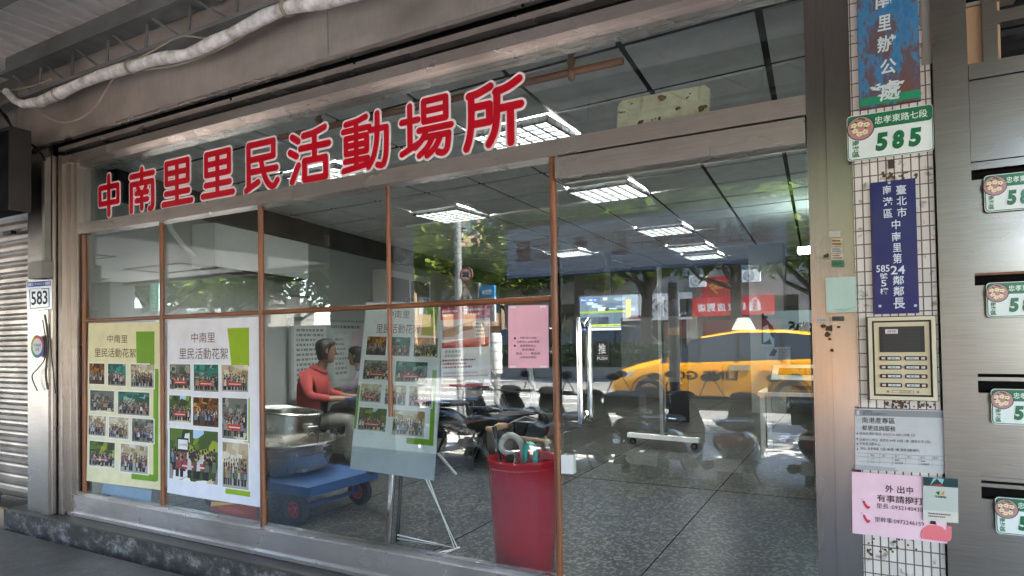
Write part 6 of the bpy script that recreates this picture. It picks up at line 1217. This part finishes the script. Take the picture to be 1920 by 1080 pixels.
def car(name, label, cat, loc, rz, col, st, wb, wr, group=None, win=(3, 4, 5, 6), shield=(3,), rear=(7,), signtext=None, lampsign=False, mat='carpaint'):
    t = thing(name, label, cat, loc, rz, group)
    rings = []
    for (x, zb, zl_, zr_, w, wr_) in st:
        zm = zb+(zl_-zb)*.45
        rings.append([(x, -w*.90, zb), (x, -w, zb+.10), (x, -w*1.015, zm), (x, -w, zl_-.05), (x, -w*.975, zl_), (x, -wr_, zr_-.045), (x, -wr_*.86, zr_-.005), (x, 0, zr_+.012), (x, wr_*.86, zr_-.005), (x, wr_, zr_-.045), (x, w*.975, zl_), (x, w, zl_-.05), (x, w*1.015, zm), (x, w, zb+.10), (x, w*.90, zb)])
    n = 15; bd = MB(); gl_ = {'side_window': MB(), 'windscreen': MB(), 'rear_window': MB()}
    vs = [p for r in rings for p in r]
    bd.v = list(vs)
    def addf(mb, f, m, c): mb.f.append(f); mb.m.append(m); mb.c.append(c)
    for g in gl_.values(): g.v = list(vs)
    for i in range(len(rings)-1):
        for k in range(n):
            f = (i*n+k, (i+1)*n+k, (i+1)*n+(k+1) % n, i*n+(k+1) % n)
            if i in win and k in (4, 9): addf(gl_['side_window'], f, 'dark_glass', (1, 1, 1))
            elif i in shield and k in (5, 6, 7, 8): addf(gl_['windscreen'], f, 'dark_glass', (1, 1, 1))
            elif i in rear and k in (5, 6, 7, 8): addf(gl_['rear_window'], f, 'dark_glass', (1, 1, 1))
            else: addf(bd, f, mat, col)
    bd.f += [tuple(range(n)), tuple(range(len(rings)*n-1, (len(rings)-1)*n-1, -1))]; bd.m += [mat]*2; bd.c += [col]*2
    bd.build('body', t, smooth=32)
    for k, g in gl_.items():
        if g.f: g.build(k, t, smooth=40)
    # pillars between the side windows, door seams, sills
    m_ = MB(); wmax = max(s_[4] for s_ in st)
    for i in win[1:]:
        x, zb, zl_, zr_, w, wr_ = st[i]
        for sy in (-1, 1): m_.bar((x, sy*w*.985, zl_), (x, sy*(wr_+.008), zr_-.05), .07, .02, 'black_metal')
    m_.build('pillar', t)
    m_ = MB()
    for sy in (-1, 1):
        m_.box(st[-2][0]+.25, sy*wmax*.93, st[4][1]-.06, st[1][0]-.15, sy*wmax*.999, st[4][1]+.07, 'black_metal')
        for x in (st[3][0]-.25, st[3][0]-1.25, st[3][0]-2.15): m_.box(x-.004, sy*(wmax*1.014), st[4][1]+.1, x+.004, sy*(wmax*1.0165), st[4][2]-.06, 'black_metal')
    m_.build('trim', t)
    for x in (0, -wb):
        for sy in (-1, 1):
            m_ = MB(); m_.lathe([(0, sy*(wmax*1.018-.30)), (wr*1.22, sy*(wmax*1.018-.30)), (wr*1.22, sy*(wmax*1.018+.002)), (wr*1.15, sy*(wmax*1.018+.004)), (wr*1.15, sy*(wmax*1.018-.2)), (0, sy*(wmax*1.018-.2))], (x, 0, wr), 'black_metal', n=36, axis='y'); m_.build('wheel_arch', t, smooth=40)
            wheel2(t, (x, sy*(wmax*1.018-.09), wr), wr, .2, 'rim_metal', 10, side=sy)
    for sy in (-1, 1):
        x1, x2 = st[0][0], st[2][0]; z_ = st[1][2]
        m_ = MB(); m_.add([(st[0][0]-.02, sy*st[0][4]*.75, z_-.02), (st[1][0]-.02, sy*(st[1][4]*1.015), z_+.0), (st[2][0]-.02, sy*(st[2][4]*1.012), z_+.13), (st[2][0]+.12, sy*(st[2][4]*1.0), z_-.02), (st[1][0], sy*(st[1][4]*1.02), z_-.12), (st[0][0], sy*st[0][4]*.8, z_-.12)], [(0, 1, 2, 3, 4, 5)] if sy < 0 else [(5, 4, 3, 2, 1, 0)], 'white_paint'); m_.build('headlight', t)
        m_ = MB(); m_.box(st[-1][0]-.012, sy*st[-1][4]*.6, st[-1][2]-.3, st[-1][0]+.06, sy*st[-1][4]*1.01, st[-1][2]-.08, 'red_plastic'); m_.build('tail_light', t)
        m_ = MB(); xm = st[3][0]-.28; m_.loft([[(xm+dx, sy*(wmax+.03+dy), st[3][2]+.08+dz) for dx, dz in ((-.06, -.06), (.06, -.05), (.05, .06), (-.06, .07))] for dy in (0, .2)], mat, col); m_.build('door_mirror', t)
        m_ = MB()
        for x in (st[3][0]-1.1, st[3][0]-2.05): m_.box(x-.09, sy*wmax*1.0, st[4][2]-.17, x+.09, sy*(wmax*1.015+.025), st[4][2]-.13, mat, col)
        m_.build('door_handle', t)
    m_ = MB(); m_.box(st[0][0]-.02, -.24, st[0][1]+.05, st[0][0]+.012, .24, st[0][1]+.18, 'white_paint'); m_.build('number_plate', t)
    if signtext:
        m_ = MB(); sy = -1
        m_.text(signtext, (-1.75, -(wmax*1.015+.012), .60), (1.25, 0, 0), (0, 0, .18), 'enamel', hx('#2a2418'), .04)
        m_.build('door_lettering', t); m_ = MB(); m_.box(-1.98, -wmax*1.017-.006, .80, -1.6, -wmax, .90, 'enamel', hx('#c8b89a')); m_.build('door_notice', t)
    if lampsign:
        m_ = MB(); xs_ = st[5][0]; m_.loft([[(xs_-.22, -.14, 1.58), (xs_+.22, -.14, 1.58), (xs_+.22, .14, 1.58), (xs_-.22, .14, 1.58)], [(xs_-.10, -.07, 1.83), (xs_+.1, -.07, 1.83), (xs_+.1, .07, 1.83), (xs_-.1, .07, 1.83)]], 'white_paint'); m_.build('roof_lamp', t)
    return t
ST_MPV = [(.92, .30, .50, .58, .62, .50), (.78, .22, .66, .74, .80, .64), (.30, .20, .80, .90, .85, .68), (-.22, .20, .92, 1.02, .86, .70), (-1.02, .20, .95, 1.47, .86, .62), (-1.75, .20, .97, 1.575, .86, .62), (-2.55, .20, 1.0, 1.56, .86, .61), (-3.15, .24, 1.02, 1.49, .85, .59), (-3.52, .30, 1.03, 1.12, .82, .62), (-3.62, .36, .82, .9, .80, .62)]
p = vm(1217, 765, 10.35)
car('taxi', 'bright yellow taxi minivan with a white roof lamp, mirrored in the glass door', 'taxi', (-3.82, -11.15, .0), R_(180), hx('#f0a400'), ST_MPV, 2.68, .315, signtext='LINE GO', lampsign=True)
ST_VAN = [(.75, .35, .60, .80, .72, .6), (.62, .3, .85, 1.0, .82, .66), (.2, .28, 1.0, 1.15, .86, .7), (-.1, .28, 1.05, 1.2, .87, .72), (-.75, .28, 1.08, 1.9, .87, .70), (-1.6, .28, 1.08, 1.97, .87, .70), (-2.7, .28, 1.08, 1.97, .87, .70), (-3.6, .28, 1.08, 1.93, .86, .68), (-3.72, .3, 1.08, 1.2, .86, .7), (-3.76, .36, .9, 1.0, .85, .7)]
q = vm(1225, 640, 24); car('van', 'silver grey van on the far lane mirrored behind the hedge under the television', 'van', (q.x+.2, q.y, 0), 0, hx('#a8acb2'), ST_VAN, 2.5, .32, 'vehicles on the far lane')
q = vm(1080, 640, 24.5); car('van', 'white van on the far lane mirrored left of the door handle', 'van', (q.x, q.y, 0), 0, hx('#d4d4d2'), ST_VAN, 2.5, .32, 'vehicles on the far lane')
ST_SED = [(.9, .3, .5, .58, .62, .5), (.75, .22, .64, .72, .80, .64), (.2, .2, .78, .88, .85, .68), (-.35, .2, .88, .97, .86, .70), (-1.05, .2, .9, 1.38, .86, .60), (-1.6, .2, .92, 1.44, .86, .60), (-2.2, .2, .93, 1.42, .86, .60), (-2.75, .22, .95, 1.3, .85, .60), (-3.2, .26, .96, 1.02, .83, .66), (-3.6, .34, .84, .92, .80, .66)]
q = vm(512, 690, 10.4); car('parked_car', 'white car mirrored beside the white poster behind the steel pots', 'car', (q.x-2.65, q.y-.85, 0), R_(180), hx('#d6d6d4'), ST_SED, 2.65, .31)
# ---- scooters parked on the pavement, tails towards the shop
def scooter(x, y, rz, col, label, box=False, big=1.0):
    t = thing('scooter', label, 'scooter', (x, y+.08, .055), rz, 'scooters parked on the pavement'); t.scale = (.82, .95, .80)   # local +x is forward
    def ell(st, mat, c=(1, 1, 1), n=14):
        m_ = MB(); m_.loft([[(x_, wy*math.copysign(abs(math.cos(a))**.75, math.cos(a)), z_+wz*math.copysign(abs(math.sin(a))**.75, math.sin(a))) for a in [2*math.pi*k/n for k in range(n)]] for x_, z_, wy, wz in st], mat, c); return m_
    for xx in (.64, -.62): wheel2(t, (xx, 0, .235), .235, .11, 'black_metal', 5)
    ell([(-.90, .66, .06, .05), (-.84, .64, .14, .11), (-.6, .60, .19, .15), (-.3, .52, .20, .18), (-.05, .40, .19, .16), (.05, .32, .16, .08)], 'carpaint', col).build('tail_body', t, smooth=50)
    ell([(-.02, .27, .16, .045), (.15, .26, .18, .04), (.42, .27, .17, .05)], 'plastic', (.02, .02, .02)).build('floorboard', t, smooth=50)
    m_ = MB(); m_.loft([[(xx-.03, -w_, z_), (xx+.05, -w_*.6, z_), (xx+.08, 0, z_), (xx+.05, w_*.6, z_), (xx-.03, w_, z_), (xx-.05, 0, z_)] for xx, z_, w_ in ((.40, .26, .15), (.42, .40, .20), (.40, .60, .22), (.34, .82, .17), (.28, .95, .12))], 'carpaint', col); m_.build('front_shield', t, smooth=50)
    ell([(.20, .98, .08, .04), (.27, 1.0, .15, .08), (.36, .99, .13, .07), (.42, .97, .05, .04)], 'carpaint', col).build('handlebar_cowl', t, smooth=50)
    ell([(-.74, .80, .10, .03), (-.66, .80, .15, .045), (-.4, .775, .16, .05), (-.1, .765, .14, .05), (.08, .745, .09, .03)], 'black_seat').build('seat', t, smooth=50)
    m_ = MB(); m_.tube([(.20, -.34, 1.01), (.26, -.18, 1.0), (.28, 0, .99), (.26, .18, 1.0), (.20, .34, 1.01)], .014, 'black_metal'); m_.tube([(.185, -.37, 1.01), (.23, -.24, 1.005)], .02, 'black_rubber'); m_.tube([(.185, .37, 1.01), (.23, .24, 1.005)], .02, 'black_rubber'); m_.build('handlebar', t)
    for sy in (-1, 1):
        m_ = MB(); m_.tube([(.25, sy*.2, 1.02), (.22, sy*.26, 1.16), (.20, sy*.29, 1.22)], .007, 'black_metal', n=6)
        m_.loft([[(.20+dx, sy*.30+.075*math.cos(a), 1.26+.05*math.sin(a)) for a in [k*.524 for k in range(12)]] for dx in (-.012, .02)], 'black_metal'); m_.build('mirror', t)
    m_ = MB(); m_.add([(-.915, -.07, .60), (-.915, .07, .60), (-.90, .10, .70), (-.90, -.10, .70)], [(3, 2, 1, 0)], 'red_plastic'); m_.box(-.915, -.09, .62, -.89, .09, .69, 'red_plastic'); m_.build('tail_light', t)
    m_ = MB(); m_.box(.45, -.07, .86, .49, .07, .94, 'white_paint'); m_.build('headlight', t)
    m_ = MB(); m_.prism([(-.93, -.12, .46), (-.93, .12, .46), (-.97, .12, .33), (-.97, -.12, .33)], (-.006, 0, 0), 'white_paint'); m_.build('number_plate', t)
    m_ = MB(); m_.bar((-.72, -.06, .5), (-1.0, -.06, .28), .02, .03, 'black_metal'); m_.bar((-.72, .06, .5), (-1.0, .06, .28), .02, .03, 'black_metal'); m_.prism([(-.9, -.08, .40), (-.9, .08, .40), (-1.02, .09, .22), (-1.02, -.09, .22)], (-.01, 0, 0), 'black_rubber'); m_.build('rear_mudguard', t)
    m_ = MB()
    for k in range(9): pass
    m_.loft([[(.64+.27*math.cos(a)+0, sy_*.075, .235+.27*math.sin(a)) for sy_ in (-1, -.5, .5, 1)]+[(.64+.25*math.cos(a), sy_*.07, .235+.25*math.sin(a)) for sy_ in (1, -1)] for a in [R_(q_) for q_ in range(20, 160, 20)]], 'carpaint', col); m_.build('front_mudguard', t, smooth=50)
    m_ = MB(); m_.tube([(-.1, -.16, .26), (-.4, -.2, .28), (-.85, -.2, .36)], [.03, .05, .055], 'steel'); m_.build('exhaust', t, smooth=50)
    m_ = MB(); m_.tube([(-.45, .14, .80), (-.72, .15, .84), (-.82, .08, .85), (-.82, -.08, .85), (-.72, -.15, .84), (-.45, -.14, .80)], .014, 'chrome'); m_.build('grab_rail', t)
    m_ = MB(); m_.tube([(-.2, .1, .3), (-.25, .22, .02)], .012, 'black_metal'); m_.build('side_stand', t)
    if box: m_ = MB(); m_.rbox(-.98, -.19, .84, -.62, .19, 1.08, .05, 'plastic', (.015, .015, .017)); m_.build('delivery_box', t)
    return t
DK_ = (.012, .012, .014)
scooter(-2.62, -3.85, R_(-88), (.02, .02, .022), 'dark scooter mirrored left of the door, leftmost of the row')
scooter(-2.12, -4.35, R_(-92), (.03, .032, .034), 'dark scooter with a black rear box mirrored right of the door handle', box=True)
scooter(-1.66, -3.95, R_(-84), DK_, 'black scooter mirrored behind the castor foot of the mobile board')
scooter(-1.02, -3.95, R_(-90), (.10, .012, .018), 'dark red scooter with round mirrors mirrored in front of the taxi')
scooter(-.28, -4.05, R_(-86), DK_, 'black scooter mirrored at the right edge of the door glass', box=True)
scooter(-4.6, -4.5, R_(-80), (.02, .025, .03), 'dark scooter mirrored behind the umbrellas and the easel')
scooter(-5.6, -4.4, R_(-95), (.2, .2, .2), 'grey scooter mirrored low behind the platform cart')
scooter(-3.78, -4.15, R_(-94), (.02, .02, .022), 'added black scooter darkening the reflection above the umbrella handles in the red planter')  # extra scooter, added as a dark reflection behind the umbrella handles
scooter(-3.26, -4.1, R_(-86), (.03, .03, .034), 'added dark scooter darkening the reflection just left of the door edge')  # also added: blocks the bright pavement reflection so the umbrellas show
